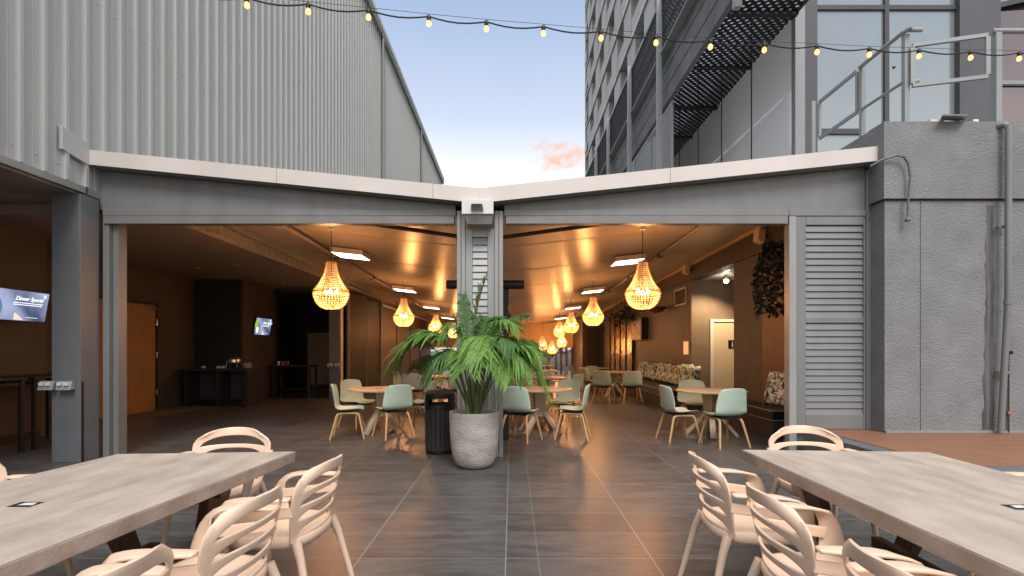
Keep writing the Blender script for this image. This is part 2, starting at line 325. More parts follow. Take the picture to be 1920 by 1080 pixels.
# ------------------------------------------------------------ warehouse on the left
XC = -5.40
wh = thing('warehouse', (XC, 22, 0), 'tall warehouse clad in ribbed grey metal sheet left of the open sky', 'building')
m = MB(); prof = []; y = 5.709 - .293*14
n = 0
ytop = 14.4
pts = []
while y < 40.2:
    pts += [(XC, y-.040), (XC+.058, y-.030), (XC+.058, y+.014), (XC, y+.030), (XC, y+.10), (XC+.004, y+.104), (XC+.004, y+.112), (XC, y+.116), (XC, y+.17), (XC+.004, y+.174), (XC+.004, y+.182), (XC, y+.186)]; y += .293
pts.append((XC, 40.3))
for (x0, y0), (x1, y1) in zip(pts, pts[1:]):
    m.quad((x0,y0,3.44),(x1,y1,3.44),(x1,y1,ytop),(x0,y0,ytop))
m.build('cladding', 'clad', wh)
MB().box(-24, XC-.01, 1.5, 40.28, 3.40, ytop-.02).build('wall', 'clad_d', wh)
# base flashing: short ribs closed by an angle
MB().box(XC-.02, XC+.055, 1.6, 6.56, 3.355, 3.438).box(XC-.02, XC+.03, 6.62, 6.9, 3.355, 3.438).build('base_flashing', 'clad_d', wh, bevel=.004)
MB().hexa([(XC+.02,6.20,3.78),(XC+.02,6.60,3.72),(XC+.02,6.60,3.99),(XC+.02,6.20,4.06)],[(XC+.065,6.20,3.78),(XC+.065,6.60,3.72),(XC+.065,6.60,3.99),(XC+.065,6.20,4.06)]).build('apron_flashing', 'clad', wh, bevel=.004)
MB().box(XC-.3, XC+.17, 1.5, 40.45, ytop-.02, ytop+.18).build('roof_capping', 'white', wh)
MB().box(XC+.05, XC+.15, 1.5, 40.4, ytop-.24, ytop-.03).build('gutter', 'clad_d', wh)
for yy in (21.4, 30.4):
    MB().tube([(XC+.12, yy, 3.6), (XC+.12, yy, ytop-.1)], .06, 10).build('downpipe', 'clad_d', wh, smooth=True)
sc = MB()
for k in range(60):
    yy = 5.709+.293*(k-6)-.075
    for zz in (3.62, 5.9, 8.2): 
        if yy < 16 and not (zz < 4 and yy > 6.5): sc.lathe([(.012,0),(.012,.006),(.005,.012)], (0,0,0), 6); 
b = len(sc.v)//18
i = 0
for k in range(60):
    yy = 5.709+.293*(k-6)-.075
    for zz in (3.62, 5.9, 8.2):
        if yy < 16 and not (zz < 4 and yy > 6.5):
            for j in range(i*18, i*18+18): x_, y_, z_ = sc.v[j]; sc.v[j] = (XC+z_, yy+x_, zz+y_)
            i += 1
sc.build('screw_heads', 'chrome', wh)
# undercroft: soffit, walls
MB().box(-12, XC-.0, 1.5, 6.96, 3.33, 3.352).build('soffit', 'soffit', wh)
MB().box(-12, -4.83, 6.97, 20.6, 3.20, 3.23).build('soffit', 'soffit', wh)
MB().box(-12,-5.41,6.962,6.968,3.20,3.34).build('soffit_step','soffit',wh)
for k,(x,y,lb) in enumerate(((-6.6,8.6,'round ceiling downlight nearest the front in the left room'),(-5.9,11.2,'round ceiling downlight in the middle of the left room'),(-7.0,11.6,'round ceiling downlight near the oak doors'),(-6.2,14.2,'round ceiling downlight at the back of the left room'),(-6.7,5.6,'round ceiling fitting under the front soffit at far left'))):
    dl = thing('ceiling_downlight',(x,y,3.2),lb,'light','small round fittings in the left ceiling'); z_ = 3.20 if y > 6.96 else 3.33
    MB().lathe([(.055,-.006),(.065,-.003),(.065,0)],(x,y,z_),20).build('trim_ring','white',dl); MB().lathe([(.045,-.010),(.045,-.0065)],(x,y,z_),20).build('lens','cdoor',dl)
uw = thing('side_wall', (-7.55, 5, 0), 'dark brown wall at far left behind the bar tables under the soffit', 'wall')
MB().box(-7.75, -7.5, -3, 8.3, 0, 3.33).build('wall_face', 'dwall', uw)
MB().box(-7.498, -7.485, -3, 8.3, 0, .12).build('skirting', 'black', uw)
iw = thing('door_wall', (-8.3, 10.5, 0), 'dark brown wall holding the oak double doors at the back left', 'wall')
MB().box(-8.5, -8.2, 8.3, 13.5, 0, 3.2).build('wall_face', 'dwall', iw)
MB().box(-8.5, -7.5, 8.301, 8.42, 0, 3.2).build('wall_return', 'dwall', iw)
dd = thing('double_door', (-8.2, 11.0, 0), 'oak veneer double doors in the dark brown wall', 'door')
MB().box(-8.198,-8.16,10.92,11.96,.01,2.40).build('door_leaf','door',dd,bevel=.004)
MB().box(-8.198,-8.16,9.86,10.90,.01,2.40).build('door_leaf','door',dd,bevel=.004)
MB().box(-8.198,-8.14,11.965,12.02,0,2.46).box(-8.198,-8.14,9.80,9.855,0,2.46).box(-8.198,-8.14,9.856,11.964,2.405,2.46).build('frame','black',dd)
MB().box(-8.158,-8.10,11.60,11.92,2.30,2.36).build('door_closer','chrome',dd,bevel=.004)
MB().tube([(-8.16,10.84,1.05),(-8.10,10.84,1.05),(-8.10,10.72,1.05)],.012,8).build('handle','chrome',dd,smooth=True)
for zz in (.35,1.2,1.95): MB().tube([(-8.13,11.97,zz),(-8.13,11.97,zz+.14)],.012,8).build('hinge','chrome',dd)
bw = thing('black_wall', (-7.6, 14.3, 0), 'black boxed out wall with a brown side behind the buffet counter', 'wall')
MB().box(-8.5, -7.0, 13.502, 13.62, 0, 3.2).build('front_face', 'bwall', bw)
MB().box(-7.12, -7.0, 13.622, 15.6, 0, 3.2).build('side_face', 'dwall', bw)
MB().box(-8.5, -7.0, 15.6, 15.7, 0, 3.2).build('rear_face', 'bwall', bw)
rw = thing('rear_wall', (-7, 20.6, 0), 'dark rear wall of the left room around the pale door', 'wall')
MB().box(-8.6, -4.9, 20.5, 20.6, 0, 3.2).build('wall_face', 'bwall', rw)
MB().box(-8.6, -8.5, 13.5, 20.5, 0, 3.2).build('wall_return', 'bwall', rw)
pd = thing('pale_door', (-7.6, 20.5, 0), 'pale grey door in the dark rear wall of the left room', 'door')
MB().box(-8.0,-7.18,20.45,20.49,.02,2.05).build('door_leaf','cdoor',pd,bevel=.004)
MB().box(-7.17,-7.12,20.44,20.49,0,2.1).box(-8.06,-8.01,20.44,20.49,0,2.1).box(-8.06,-7.12,20.44,20.49,2.105,2.15).build('frame','dwall',pd)
MB().tube([(-7.26,20.45,1.02),(-7.26,20.40,1.02),(-7.36,20.40,1.02)],.012,8).build('handle','chrome',pd)
# long wall closing the dining hall on the left
lw = thing('panelled_wall', (-4.9, 25, 0), 'brown panelled wall along the left side of the dining hall', 'wall')
MB().box(-5.0,-4.82,19.2,31,0,3.2).build('wall_face','pwall',lw)
for yy in (21.8,24.6,27.4): MB().box(-4.818,-4.79,yy,yy+.05,0,3.19).build('cover_strip','black',lw)
MB().box(-4.80,-4.76,19.3,30.9,3.0,3.06).build('picture_rail','white',lw)
fd = thing('folding_door', (-4.9, 17, 0), 'dark folding partition doors beside the second grey column', 'door')
for k in range(4):
    a = -5.06 if k%2 else -4.84; c = -4.84 if k%2 else -5.06
    MB().bar((a,15.35+.95*k,1.58),(c,15.35+.95*(k+1)-.02,1.58),.05,3.14).build('door_leaf','bwall' if k%2 else 'dwall',fd)
MB().box(-4.86,-4.78,19.1,19.19,0,3.2).build('jamb','post',fd)

# ------------------------------------------------------------ pavilion (butterfly roof)
XV = -.42; YF = 6.8
def ceilz(x, y): return 3.15+.106*abs(x-XV)-.02*(y-YF)
pv = thing('pavilion', (XV, YF, 0), 'open fronted pavilion with butterfly roof, cream fascia and grey frame', 'building')
def slab(x0,z0,x1,z1,y0,y1,t=.185):
    return MB().hexa([(x0,y0,z0),(x1,y0,z1),(x1,y0,z1+t),(x0,y0,z0+t)],[(x0,y1,z0),(x1,y1,z1),(x1,y1,z1+t),(x0,y1,z0+t)])
slab(-5.39,3.74,XV-.001,3.25,6.6,6.62).build('fascia','cream',pv)
slab(XV+.001,3.25,4.69,3.79,6.6,6.62).build('fascia','cream',pv)
slab(-5.385,3.745,XV-.001,3.258,6.622,31,.17).build('roof','clad_d',pv)
slab(XV+.001,3.258,4.66,3.79,6.622,31,.17).build('roof','clad_d',pv)
for x_ in (-2.97,-1.0,2.0): 
    zz = (3.25+.49*abs(x_-(-.42))/4.97 if x_<-.42 else 3.25+.54*(x_+.42)/5.11)
    MB().box(x_-.002,x_+.002,6.596,6.5995,zz,zz+.183).build('fascia_joint','soffit',pv)
# joints between fascia lengths
# infill triangles above the header
MB().hexa([(-5.38,6.82,3.22),(-.74,6.82,3.22),(-.74,6.82,3.28),(-5.38,6.82,3.735)],[(-5.38,6.86,3.22),(-.74,6.86,3.22),(-.74,6.86,3.28),(-5.38,6.86,3.735)]).build('infill_panel','alu',pv)
MB().hexa([(-.10,6.82,3.22),(4.60,6.82,3.22),(4.60,6.82,3.775),(-.10,6.82,3.285)],[(-.10,6.86,3.22),(4.60,6.86,3.22),(4.60,6.86,3.775),(-.10,6.86,3.285)]).build('infill_panel','alu',pv)
for x0,x1 in ((-5.32,-.73),(-.10,3.60)):
    h = MB().box(x0,x1,6.79,6.90,3.135,3.218).box(x0+.02,x1-.02,6.775,6.90,3.03,3.128); h.build('header_beam','alu',pv,bevel=.004)
MB().box(3.605,4.60,6.79,6.90,3.135,3.218).build('header_beam','alu',pv,bevel=.004)
MB().box(4.602,4.68,6.78,6.92,.36,3.73).build('corner_trim','alu',pv,bevel=.004)
# left jamb
MB().box(-5.325,-5.245,6.80,6.90,0,3.12).build('jamb','alu',pv,bevel=.004)
MB().box(-5.24,-5.17,6.86,7.02,0,3.12).build('jamb','alu',pv,bevel=.004)
# centre pillar: frame stiles, louvred leaf
for x0,x1 in ((-.715,-.665),(-.660,-.605),(-.228,-.175),(-.170,-.118)):
    MB().box(x0,x1,6.78,6.90,0,3.20).build('pillar_stile','alu_l',pv,bevel=.006)
def louvre(root,x0,x1,z0,z1,n,yf,m='alu_l',tilt=.55,w=.085):
    g = (z1-z0)/n
    for k in range(n):
        zc = z0+g*(k+.5); MB().hexa([(x0,yf-.010,zc-g*.52),(x1,yf-.010,zc-g*.52),(x1,yf-.004,zc-g*.42),(x0,yf-.004,zc-g*.42)][0:4],[(x0,yf+.012,zc+g*.44),(x1,yf+.012,zc+g*.44),(x1,yf+.022,zc+g*.46),(x0,yf+.022,zc+g*.46)]).build('louvre_blade',m,root)
sh = thing('pillar_shutter', (XV, 6.82, 0), 'narrow grey louvred shutter leaf in the centre pillar behind the palm', 'shutter')
MB().box(-.602,-.515,6.80,6.86,.02,2.97).build('stile','alu_l',sh,bevel=.004)
MB().box(-.318,-.231,6.80,6.86,.02,2.97).build('stile','alu_l',sh,bevel=.004)
MB().box(-.513,-.320,6.80,6.86,2.86,2.97).build('rail','alu_l',sh,bevel=.004)
MB().box(-.513,-.320,6.81,6.86,.02,1.70).build('lower_panel','alu',sh,bevel=.004)
MB().box(-.513,-.320,6.87,6.875,1.70,2.86).build('backing','alu',sh)
louvre(sh,-.512,-.321,1.705,2.855,13,6.812)
# right jamb + big louvre shutter on the deck
MB().box(3.603,3.70,6.79,6.92,0,3.13).build('jamb','alu_l',pv,bevel=.006)
MB().box(3.603,12,6.90,6.93,0,.355).build('plinth','post',pv)
rs = thing('deck_shutter', (4.15,6.85,.36), 'wide grey louvred shutter standing at the end of the timber deck', 'shutter')
MB().box(3.705,3.825,6.80,6.88,.36,3.13).build('stile','alu',rs,bevel=.004)
MB().box(4.575,4.600,6.80,6.88,.36,3.13).build('stile','alu',rs,bevel=.004)
MB().box(3.827,4.573,6.80,6.88,3.02,3.13).build('rail','alu',rs,bevel=.004)
MB().box(3.827,4.573,6.80,6.88,.362,.55).build('rail','alu',rs,bevel=.004)
MB().box(3.827,4.573,6.80,6.88,1.745,1.815).build('rail','alu',rs,bevel=.004)
MB().box(3.827,4.573,6.885,6.89,.55,3.02).build('backing','post',rs)
louvre(rs,3.83,4.57,.552,1.743,14,6.815,'alu')
louvre(rs,3.83,4.57,1.817,3.018,14,6.815,'alu')
# gutter box over pillar
MB().box(-.625,-.232,6.50,6.598,3.085,3.262).build('gutter_box','white',pv,bevel=.004)
MB().hexa([(-.56,6.55,2.97),(-.26,6.55,2.97),(-.26,6.77,2.97),(-.56,6.77,2.97)],[(-.60,6.52,3.083),(-.24,6.52,3.083),(-.24,6.77,3.083),(-.60,6.77,3.083)]).build('hopper','alu',pv)
fl = thing('floodlight', (-.43,6.47,3.1), 'small steel floodlight on the white box at the roof valley', 'light')
MB().hexa([(-.51,6.46,3.125),(-.355,6.46,3.125),(-.355,6.498,3.125),(-.51,6.498,3.125)],[(-.50,6.40,3.185),(-.365,6.40,3.185),(-.365,6.498,3.195),(-.50,6.498,3.195)]).build('housing','chrome',fl,bevel=.004)
MB().box(-.50,-.40,6.385,6.398,3.14,3.17).build('lens','black',fl)
# ceiling sheets
for x0,x1 in ((-4.80,XV),(XV,4.62)):
    m = MB(); yb = 6.91
    m.hexa([(x0,yb,ceilz(x0,yb)),(x1,yb,ceilz(x1,yb)),(x1,yb,ceilz(x1,yb)+.03),(x0,yb,ceilz(x0,yb)+.03)],[(x0,30.6,ceilz(x0,30.6)),(x1,30.6,ceilz(x1,30.6)),(x1,30.6,ceilz(x1,30.6)+.03),(x0,30.6,ceilz(x0,30.6)+.03)])
    m.build('ceiling_sheet','ceil',pv)
    for k in range(9):
        j = MB()
        yy = 8.9+k*2.5
        j.bar((x0+.02,yy,ceilz(x0+.02,yy)-.004),(x1-.02,yy,ceilz(x1-.02,yy)-.004),.010,.005); j.build('ceiling_joint','blind',pv)
MB().hexa([(-5.38,6.93,3.20),(-4.82,6.93,3.20),(-4.82,6.93,3.70),(-5.38,6.93,3.73)],[(-5.38,6.95,3.20),(-4.82,6.95,3.20),(-4.82,6.95,3.70),(-5.38,6.95,3.73)]).build('infill_panel','alu',pv)
# ribbed beam along left of the ceiling
rb = thing('ribbed_beam', (-4.82, 13, 3.2), 'long beam with ribbed face running along the left of the orange ceiling', 'beam')
m = MB(); y = 6.95; pts = []
while y < 30.4:
    pts += [(-4.81,y),(-4.785,y+.05),(-4.785,y+.13),(-4.81,y+.18)]; y += .26
for (x0,y0),(x1,y1) in zip(pts,pts[1:]):
    m.quad((x0,y0,3.26),(x1,y1,3.26),(x1,y1,3.46-.005*(y1-7)),(x0,y0,3.46-.005*(y0-7)))
m.build('web','clad_d',rb)
MB().box(-4.84,-4.74,6.95,30.4,3.185,3.258).build('bottom_flange','soffit',rb)
MB().hexa([(-4.84,6.95,3.47),(-4.72,6.95,3.47),(-4.72,6.95,3.60),(-4.84,6.95,3.60)],[(-4.84,30.4,3.05),(-4.72,30.4,3.05),(-4.72,30.4,3.14),(-4.84,30.4,3.14)]).build('top_flange','clad_d',rb)

# columns with twin outlets
def column(y, label):
    c = thing('steel_column', (-5.5, y, 0), label, 'column', 'box columns along the left of the hall')
    MB().box(-5.70,-5.345,y,y+.30,0,3.33).build('shaft','post',c,bevel=.006)
    MB().box(-5.343,-5.338,y+.02,y+.045,.0,1.0).build('cable_duct','black',c)
    return c
column(6.47,'grey box column at the front left corner of the pavilion'); 
c2 = thing('steel_column', (-5.1,14.9,0), 'second grey box column deeper inside beside the dark folding doors', 'column', 'box columns along the left of the hall')
MB().box(-5.22,-4.90,14.9,15.2,0,3.19).build('shaft','post',c2,bevel=.006)
MB().box(-4.897,-4.89,14.95,15.10,.0,3.19).build('corner_strip','cdoor',c2)
def outlets(x,y,z,label):
    o = thing('power_outlet',(x,y,z),label,'outlet','weatherproof outlets on the columns')
    for k in (-.11,.11):
        MB().hexa([(x+k-.09,y-.09,z-.055),(x+k+.09,y-.09,z-.055),(x+k+.09,y,z-.055),(x+k-.09,y,z-.055)],[(x+k-.09,y-.055,z+.055),(x+k+.09,y-.055,z+.055),(x+k+.09,y,z+.055),(x+k-.09,y,z+.055)]).build('box','rail',o,bevel=.006)
        for q in (-.04,.04): MB().box(x+k+q-.025,x+k+q+.025,y-.10,y-.06,z+.0,z+.04).build('switch','white',o,bevel=.003)
outlets(-5.60,6.468,.955,'pair of white switched outlets on the front left grey column')
outlets(-5.06,14.898,.95,'pair of small outlets on the second column inside')

# bar tables at the left
def bar_table(y0,y1,label):
    t = thing('bar_table',(-7.0,(y0+y1)/2,0),label,'table','black bar tables by the left wall')
    MB().box(-7.35,-6.62,y0,y1,.985,1.02).build('tabletop','black',t,bevel=.004)
    for x in (-7.30,-6.67):
        for yy in (y0+.05,y1-.05): MB().bar((x,yy,0),(x,yy,.984),.05,.05).build('leg','black',t)
    MB().bar((-7.27,y0+.05,.93),(-6.70,y0+.05,.93),.035,.04).bar((-7.27,y1-.05,.93),(-6.70,y1-.05,.93),.035,.04).bar((-6.67,y0+.09,.93),(-6.67,y1-.09,.93),.035,.04).build('apron','black',t)
    return t
bar_table(5.9,7.15,'black metal bar table under the large screen at far left')
bar_table(7.25,8.28,'black metal bar table seen just behind the front left column')
# buffet counters
bc = thing('buffet_counter',(-7.2,13,0),'long black buffet counter against the black wall','counter')
MB().box(-8.05,-6.45,12.75,13.45,.86,.93).build('counter_top','bwall',bc,bevel=.004)
for x in (-8.0,-7.2,-6.5): MB().box(x-.04,x+.04,12.79,13.40,0,.858).build('leg','bwall',bc)
MB().box(-7.95,-7.25,13.30,13.34,.12,.85).box(-7.15,-6.55,13.30,13.34,.12,.85).build('back_panel','char',bc)
st = thing('side_counter',(-6.3,15,0),'smaller black counter right of the wall screen carrying cups','counter')
MB().box(-6.85,-5.75,14.9,15.5,.90,.95).build('counter_top','bwall',st)
for x in (-6.8,-5.8):
    for yy in (14.95,15.45): MB().box(x-.03,x+.03,yy-.03,yy+.03,0,.898).build('leg','bwall',st)
MB().box(-6.76,-5.84,14.98,15.42,.25,.28).build('shelf','black',st)
cfd = thing('chafing_dish',(-6.95,13.1,.93),'polished chafing dish on the black buffet counter','serving dish')
MB().lathe([(.16,.12),(.18,.15),(.17,.22),(.10,.28),(.02,.30)],(-6.98,13.1,.93),20).build('lid','chrome',cfd,smooth=True)
for a,b in ((-.14,-.1),(.14,-.1),(.14,.1),(-.14,.1)): MB().tube([(-6.98+a,13.1+b,.93),(-6.98+a*.9,13.1+b*.9,1.07)],.008,6).build('leg','chrome',cfd)
ps = MB()
for k in range(6): ps.lathe([(.05,0),(.11,.012),(.112,.018),(.05,.01)],(-6.62,13.05,.932+k*.022),20)
tag(ps.build('plate_stack','white',smooth=True),'stack of white plates at the right end of the buffet counter','plates')
for k,(x,lb) in enumerate(((-7.72,'small white card standing alone at the left of the buffet counter'),(-7.36,'small white card in the middle of the buffet counter'),(-7.24,'second white card just right of the middle of the buffet counter'))):
    tag(MB().hexa([(x,13.0,.931),(x+.09,13.0,.931),(x+.09,13.04,.931),(x,13.04,.931)],[(x,13.015,.985),(x+.09,13.015,.985),(x+.09,13.025,.985),(x,13.025,.985)]).build('menu_card','white'),lb,'card','cards on the buffet counter')
for k,(x,mm,lb) in enumerate(((-6.72,'white','white cup at the left end of the side counter'),(-6.62,'chrome','steel sugar tin between the cups on the side counter'),(-6.48,'red','red paper cup at the right of the side counter'),(-6.57,'red','red paper cup beside the steel tin on the side counter'))):
    if mm=='red' and 'red' not in M_: M_['red']=mat('red_paper',(.45,.05,.05),.6)
    tag(MB().lathe([(.028,0),(.040,.10),(.042,.105),(.036,.10)],(x,15.05+.03*k,.951),16).build('paper_cup' if mm!='chrome' else 'sugar_tin',mm,smooth=True),lb,'cup' if mm!='chrome' else 'tin')

# screens
def screen(name,A,B,zc,h,label,big):
    A=Vector(A);B=Vector(B);t=thing(name,(*(((A+B)/2)),zc) if False else ((A.x+B.x)/2,(A.y+B.y)/2,zc),label,'screen')
    u=Vector((B.x-A.x,B.y-A.y,0));L=u.length;u.normalize();nrm=Vector((u.y,-u.x,0)); 
    tilt=.16; up=(Vector((0,0,1))+nrm*tilt).normalized(); nn=u.cross(up).normalized()
    o=Vector((A.x,A.y,zc))
    def pt(a,b,c): return o+u*a+up*b+nn*c
    def slabm(a0,a1,b0,b1,c0,c1): return MB().hexa([pt(a0,b0,c0),pt(a1,b0,c0),pt(a1,b1,c0),pt(a0,b1,c0)],[pt(a0,b0,c1),pt(a1,b0,c1),pt(a1,b1,c1),pt(a0,b1,c1)])
    slabm(-.012,L+.012,-h/2-.012,h/2+.012,-.045,0).build('casing','black',t)
    MB().tube([pt(L/2,0,-.045),pt(L/2,0,-.045)-nrm*.35],.025,8).build('bracket','black',t)
    m=emit('screen_image',(.05,.07,.12),1); n=m.node_tree.nodes; l=m.node_tree.links; e=n['Emission']
    tc=n.new('ShaderNodeTexCoord'); nz=n.new('ShaderNodeTexNoise'); nz.inputs['Scale'].default_value=1.8; l.new(tc.outputs['Object'],nz.inputs[0])
    r=n.new('ShaderNodeValToRGB'); l.new(nz.outputs[0],r.inputs[0]); r.color_ramp.elements[0].position=.35; r.color_ramp.elements[0].color=(.045,.065,.12,1); r.color_ramp.elements[1].position=.68; r.color_ramp.elements[1].color=(.30,.34,.50,1); l.new(r.outputs[0],e.inputs[0])
    dsp=slabm(0,L,-h/2,h/2,.001,.003).build('display',m,t)
    wt=M_.get('scrw') or emit('screen_white',(.95,.95,1),1.1); M_['scrw']=wt
    s=h/.42
    text_mesh('headline','Dinner Special',.082*s,wt,t,pt(L*.44,.075*s,.005),u,up,.35)
    for yy_,e_ in ((.035,.90),(.008,.88),(-.165,.86)):
        mb=MB(); q=.42 if yy_>0 else .66
        while q<e_:
            w_=.012+.022*random.random(); mb.quad(pt(L*q,yy_*s,.005),pt(L*(q+w_),yy_*s,.005),pt(L*(q+w_),(yy_+(.011 if yy_>0 else .006))*s,.005),pt(L*q,(yy_+(.011 if yy_>0 else .006))*s,.005)); q+=w_+.006
        mb.build('small_print',wt,t)
    for k,(cx,cy,rr,col) in enumerate(((.13,-.06,.17,(.10,.16,.24)),(.05,.05,.10,(.25,.42,.05)),(.13,-.09,.085,(.85,.75,.6)))):
        mm=emit('screen_food',col,1); mb=MB(); mb.quad(*[pt(L*cx+rr*s*.8*math.cos(q*math.pi/12),max(-h/2+.002,min(h/2,cy*s+rr*s*math.sin(q*math.pi/12))),.005+.001*k) for q in range(24)]).build('picture_of_food',mm,t)
    mm=emit('screen_bread',(.75,.55,.45),1); MB().quad(pt(L*.46,-.20*s,.005),pt(L*.62,-.20*s,.005),pt(L*.50,-.12*s,.005),pt(L*.46,-.10*s,.005)).build('picture_of_food',mm,t)
    mb=MB(); mb.quad(*[pt(L*.93+.022*s*math.cos(q*math.pi/8),.16*s+.022*s*math.sin(q*math.pi/8),.005) for q in range(16)]).build('logo',wt,t)
    return t
screen('wall_screen',(-7.02,6.95),(-7.12,8.0),2.03,.43,'large wall screen at far left advertising a dinner special',True)
screen('wall_screen',(-6.93,14.12),(-6.93,15.0),2.03,.46,'small wall screen on the brown side wall inside the left room',False)

# ------------------------------------------------------------ dining hall, right side and far end
hw = thing('hall_wall',(4.6,20,0),'dark textured wall with vent behind the long banquette','wall')
MB().box(4.5,4.72,13.2,30,0,3.14).build('wall_face','twall',hw)
bh = thing('bulkhead',(4.5,18,3.15),'dark bulkhead running along the right edge of the ceiling','bulkhead')
MB().box(4.47,4.74,6.93,30,3.145,3.66).build('bulkhead_face','dwall',bh)
MB().hexa([(4.41,6.93,3.60),(4.468,6.93,3.60),(4.468,6.93,3.655),(4.41,6.93,3.655)],[(4.41,30,3.14),(4.468,30,3.14),(4.468,30,3.195),(4.41,30,3.195)]).build('edge_trim','blind',bh)
nw = thing('panel_wall',(4.6,9,0),'brown panelled wall behind the short banquette and the hanging plant','wall')
MB().box(4.5,4.64,6.94,9.4,0,3.14).build('wall_face','pwall',nw)
MB().box(4.5,4.64,9.402,10.6,0,3.14).build('textured_face','gwall',nw)
al = thing('alcove',(5.6,12,0),'dark alcove lit by a spotlight leading to the cream door','alcove')
MB().box(4.501,6.7,13.1,13.198,0,3.14).build('rear_face','awall',al)
MB().box(6.6,6.7,10.6,13.1,0,3.14).build('side_face','twall',al)
MB().box(4.502,6.7,10.5,10.598,0,3.14).build('near_face','twall',al)
MB().box(4.75,6.7,10.5,13.2,3.142,3.18).build('alcove_ceiling','white',al)
cdr = thing('cream_door',(5.4,13.1,0),'cream restroom door with small dark sign in the alcove','door')
MB().box(5.03,5.85,13.06,13.095,.01,2.08).build('door_leaf','cdoor',cdr)
MB().box(4.95,5.025,13.03,13.095,0,2.15).box(5.855,5.93,13.03,13.095,0,2.15).box(5.026,5.854,13.03,13.095,2.085,2.15).build('frame','white',cdr)
MB().tube([(5.72,13.05,1.02),(5.72,13.0,1.02),(5.62,13.0,1.02)],.012,8).build('handle','black',cdr)
sg = MB().box(5.40,5.60,13.045,13.058,1.43,1.63).build('door_sign','black',cdr)
pm = MB(); pm.lathe([(.016,0),(.016,.004)],(0,0,0),12)
pm.v = [(5.50+x,13.043+z*.3,1.575+y) for x,y,z in pm.v]; pm.box(5.484,5.516,13.042,13.044,1.50,1.555).box(5.488,5.498,13.042,13.044,1.45,1.499).box(5.502,5.512,13.042,13.044,1.45,1.499).build('pictogram','pipe_w',cdr)
spl = thing('spotlight',(5.35,12.4,3.14),'bright spotlight under the alcove ceiling','light')
MB().lathe([(.035,-.12),(.045,-.11),(.045,-.01),(.03,0)],(5.0,12.2,3.14),16).build('housing','white',spl,smooth=True)
MB().lathe([(.03,-.185),(.05,-.165),(.05,-.122)],(5.0,12.2,3.14),16).build('lens',emit('spot_lens',(1,.9,.7),40),spl)
L = bpy.data.lights.new('spotlight_beam','SPOT'); L.energy=150; L.color=(1,.70,.40); L.spot_size=R(130); L.spot_blend=.6; L.shadow_soft_size=.03
lo = bpy.data.objects.new('spotlight_beam',L); C.objects.link(lo); lo.parent=spl; lo.location=Vector((5.0,12.2,2.93))-Vector((5.35,12.4,3.14)); lo.rotation_euler=(R(15),R(12),0)
# vent, picture, sconce
vt = thing('wall_vent',(4.48,13.9,2.4),'white framed louvre vent on the dark wall near the corner','vent')
y0,y1,z0,z1 = 13.45,14.40,2.57,3.02
MB().box(4.47,4.498,y0,y0+.04,z0,z1).box(4.47,4.498,y1-.04,y1,z0,z1).box(4.47,4.498,y0+.04,y1-.04,z1-.04,z1).box(4.47,4.498,y0+.04,y1-.04,z0,z0+.04).build('frame','pipe_w',vt)
m = MB()
for k in range(6): zz=z0+.07+k*.058; m.hexa([(4.475,y0+.04,zz),(4.475,y1-.04,zz),(4.478,y1-.04,zz+.006),(4.478,y0+.04,zz+.006)],[(4.497,y0+.04,zz+.03),(4.497,y1-.04,zz+.03),(4.499,y1-.04,zz+.036),(4.499,y0+.04,zz+.036)])
m.build('slats','dwall',vt)
pc = thing('framed_picture',(4.4,17.8,1.9),'black boxed frame with a pale print hanging on the textured wall','picture')
MB().box(4.28,4.499,17.3,18.7,1.72,2.45).build('frame','black',pc,bevel=.01)
MB().box(4.272,4.278,17.38,18.62,1.80,2.37).build('print',mat('pale_print',(.5,.36,.30),.5,var=.35,vs=6),pc)
fs = thing('wall_sign',(4.49,13.4,1.4),'small glowing orange notice on the dark wall corner','sign')
MB().box(4.47,4.499,13.24,13.62,1.27,1.60).build('panel',emit('orange_panel',(1,.42,.14),.75),fs)
MB().box(4.465,4.499,13.225,13.238,1.255,1.615).box(4.465,4.499,13.622,13.635,1.255,1.615).build('frame','cdoor',fs)
# speakers on the bulkhead
for k,(yy,lb) in enumerate(((9.15,'white box speaker near the front end of the bulkhead'),(13.0,'white box speaker in the middle of the bulkhead'),(17.5,'third white box speaker far back on the bulkhead'),(7.9,'white box speaker above the hanging plant'))):
    s_ = thing('box_speaker',(4.38,yy,3.35),lb,'speaker','white speakers along the bulkhead')
    MB().hexa([(4.26,yy-.10,3.30),(4.38,yy-.10,3.25),(4.38,yy+.10,3.25),(4.26,yy+.10,3.30)],[(4.28,yy-.10,3.50),(4.40,yy-.10,3.48),(4.40,yy+.10,3.48),(4.28,yy+.10,3.50)]).build('cabinet','cdoor',s_,bevel=.008)
    MB().box(4.395,4.468,yy-.02,yy+.02,3.36,3.40).build('bracket','black',s_)
# foliage clump helper: leaf-sized quads in a volume
def leaves(n, fn, size, seed=1):
    rnd = random.Random(seed); m = MB()
    for i in range(n):
        p = Vector(fn(rnd)); a = Vector((rnd.gauss(0,1),rnd.gauss(0,1),rnd.gauss(0,1))).normalized(); b = a.orthogonal().normalized(); b = (b*math.cos(rnd.random()*6.3)+a.cross(b)*math.sin(rnd.random()*6.3)); s = size*rnd.uniform(.6,1.3)
        c = a*s; d = b*s*.42
        m.quad(p-c, p-c*.2+d, p+c, p-c*.2-d)
    return m
hp = thing('hanging_plant',(4.15,7.95,2.6),'dark trailing ivy spilling from a woven hanging basket','plant')
MB().lathe([(.10,-.20),(.20,-.13),(.23,0),(.225,.02),(.20,0)],(4.18,7.95,2.82),20).build('basket','char',hp,smooth=True)
for a in (0,2.1,4.2): MB().tube([(4.18+.22*math.cos(a),7.95+.22*math.sin(a),2.83),(4.18,7.95,3.50)],.004,5).build('cord','black',hp)
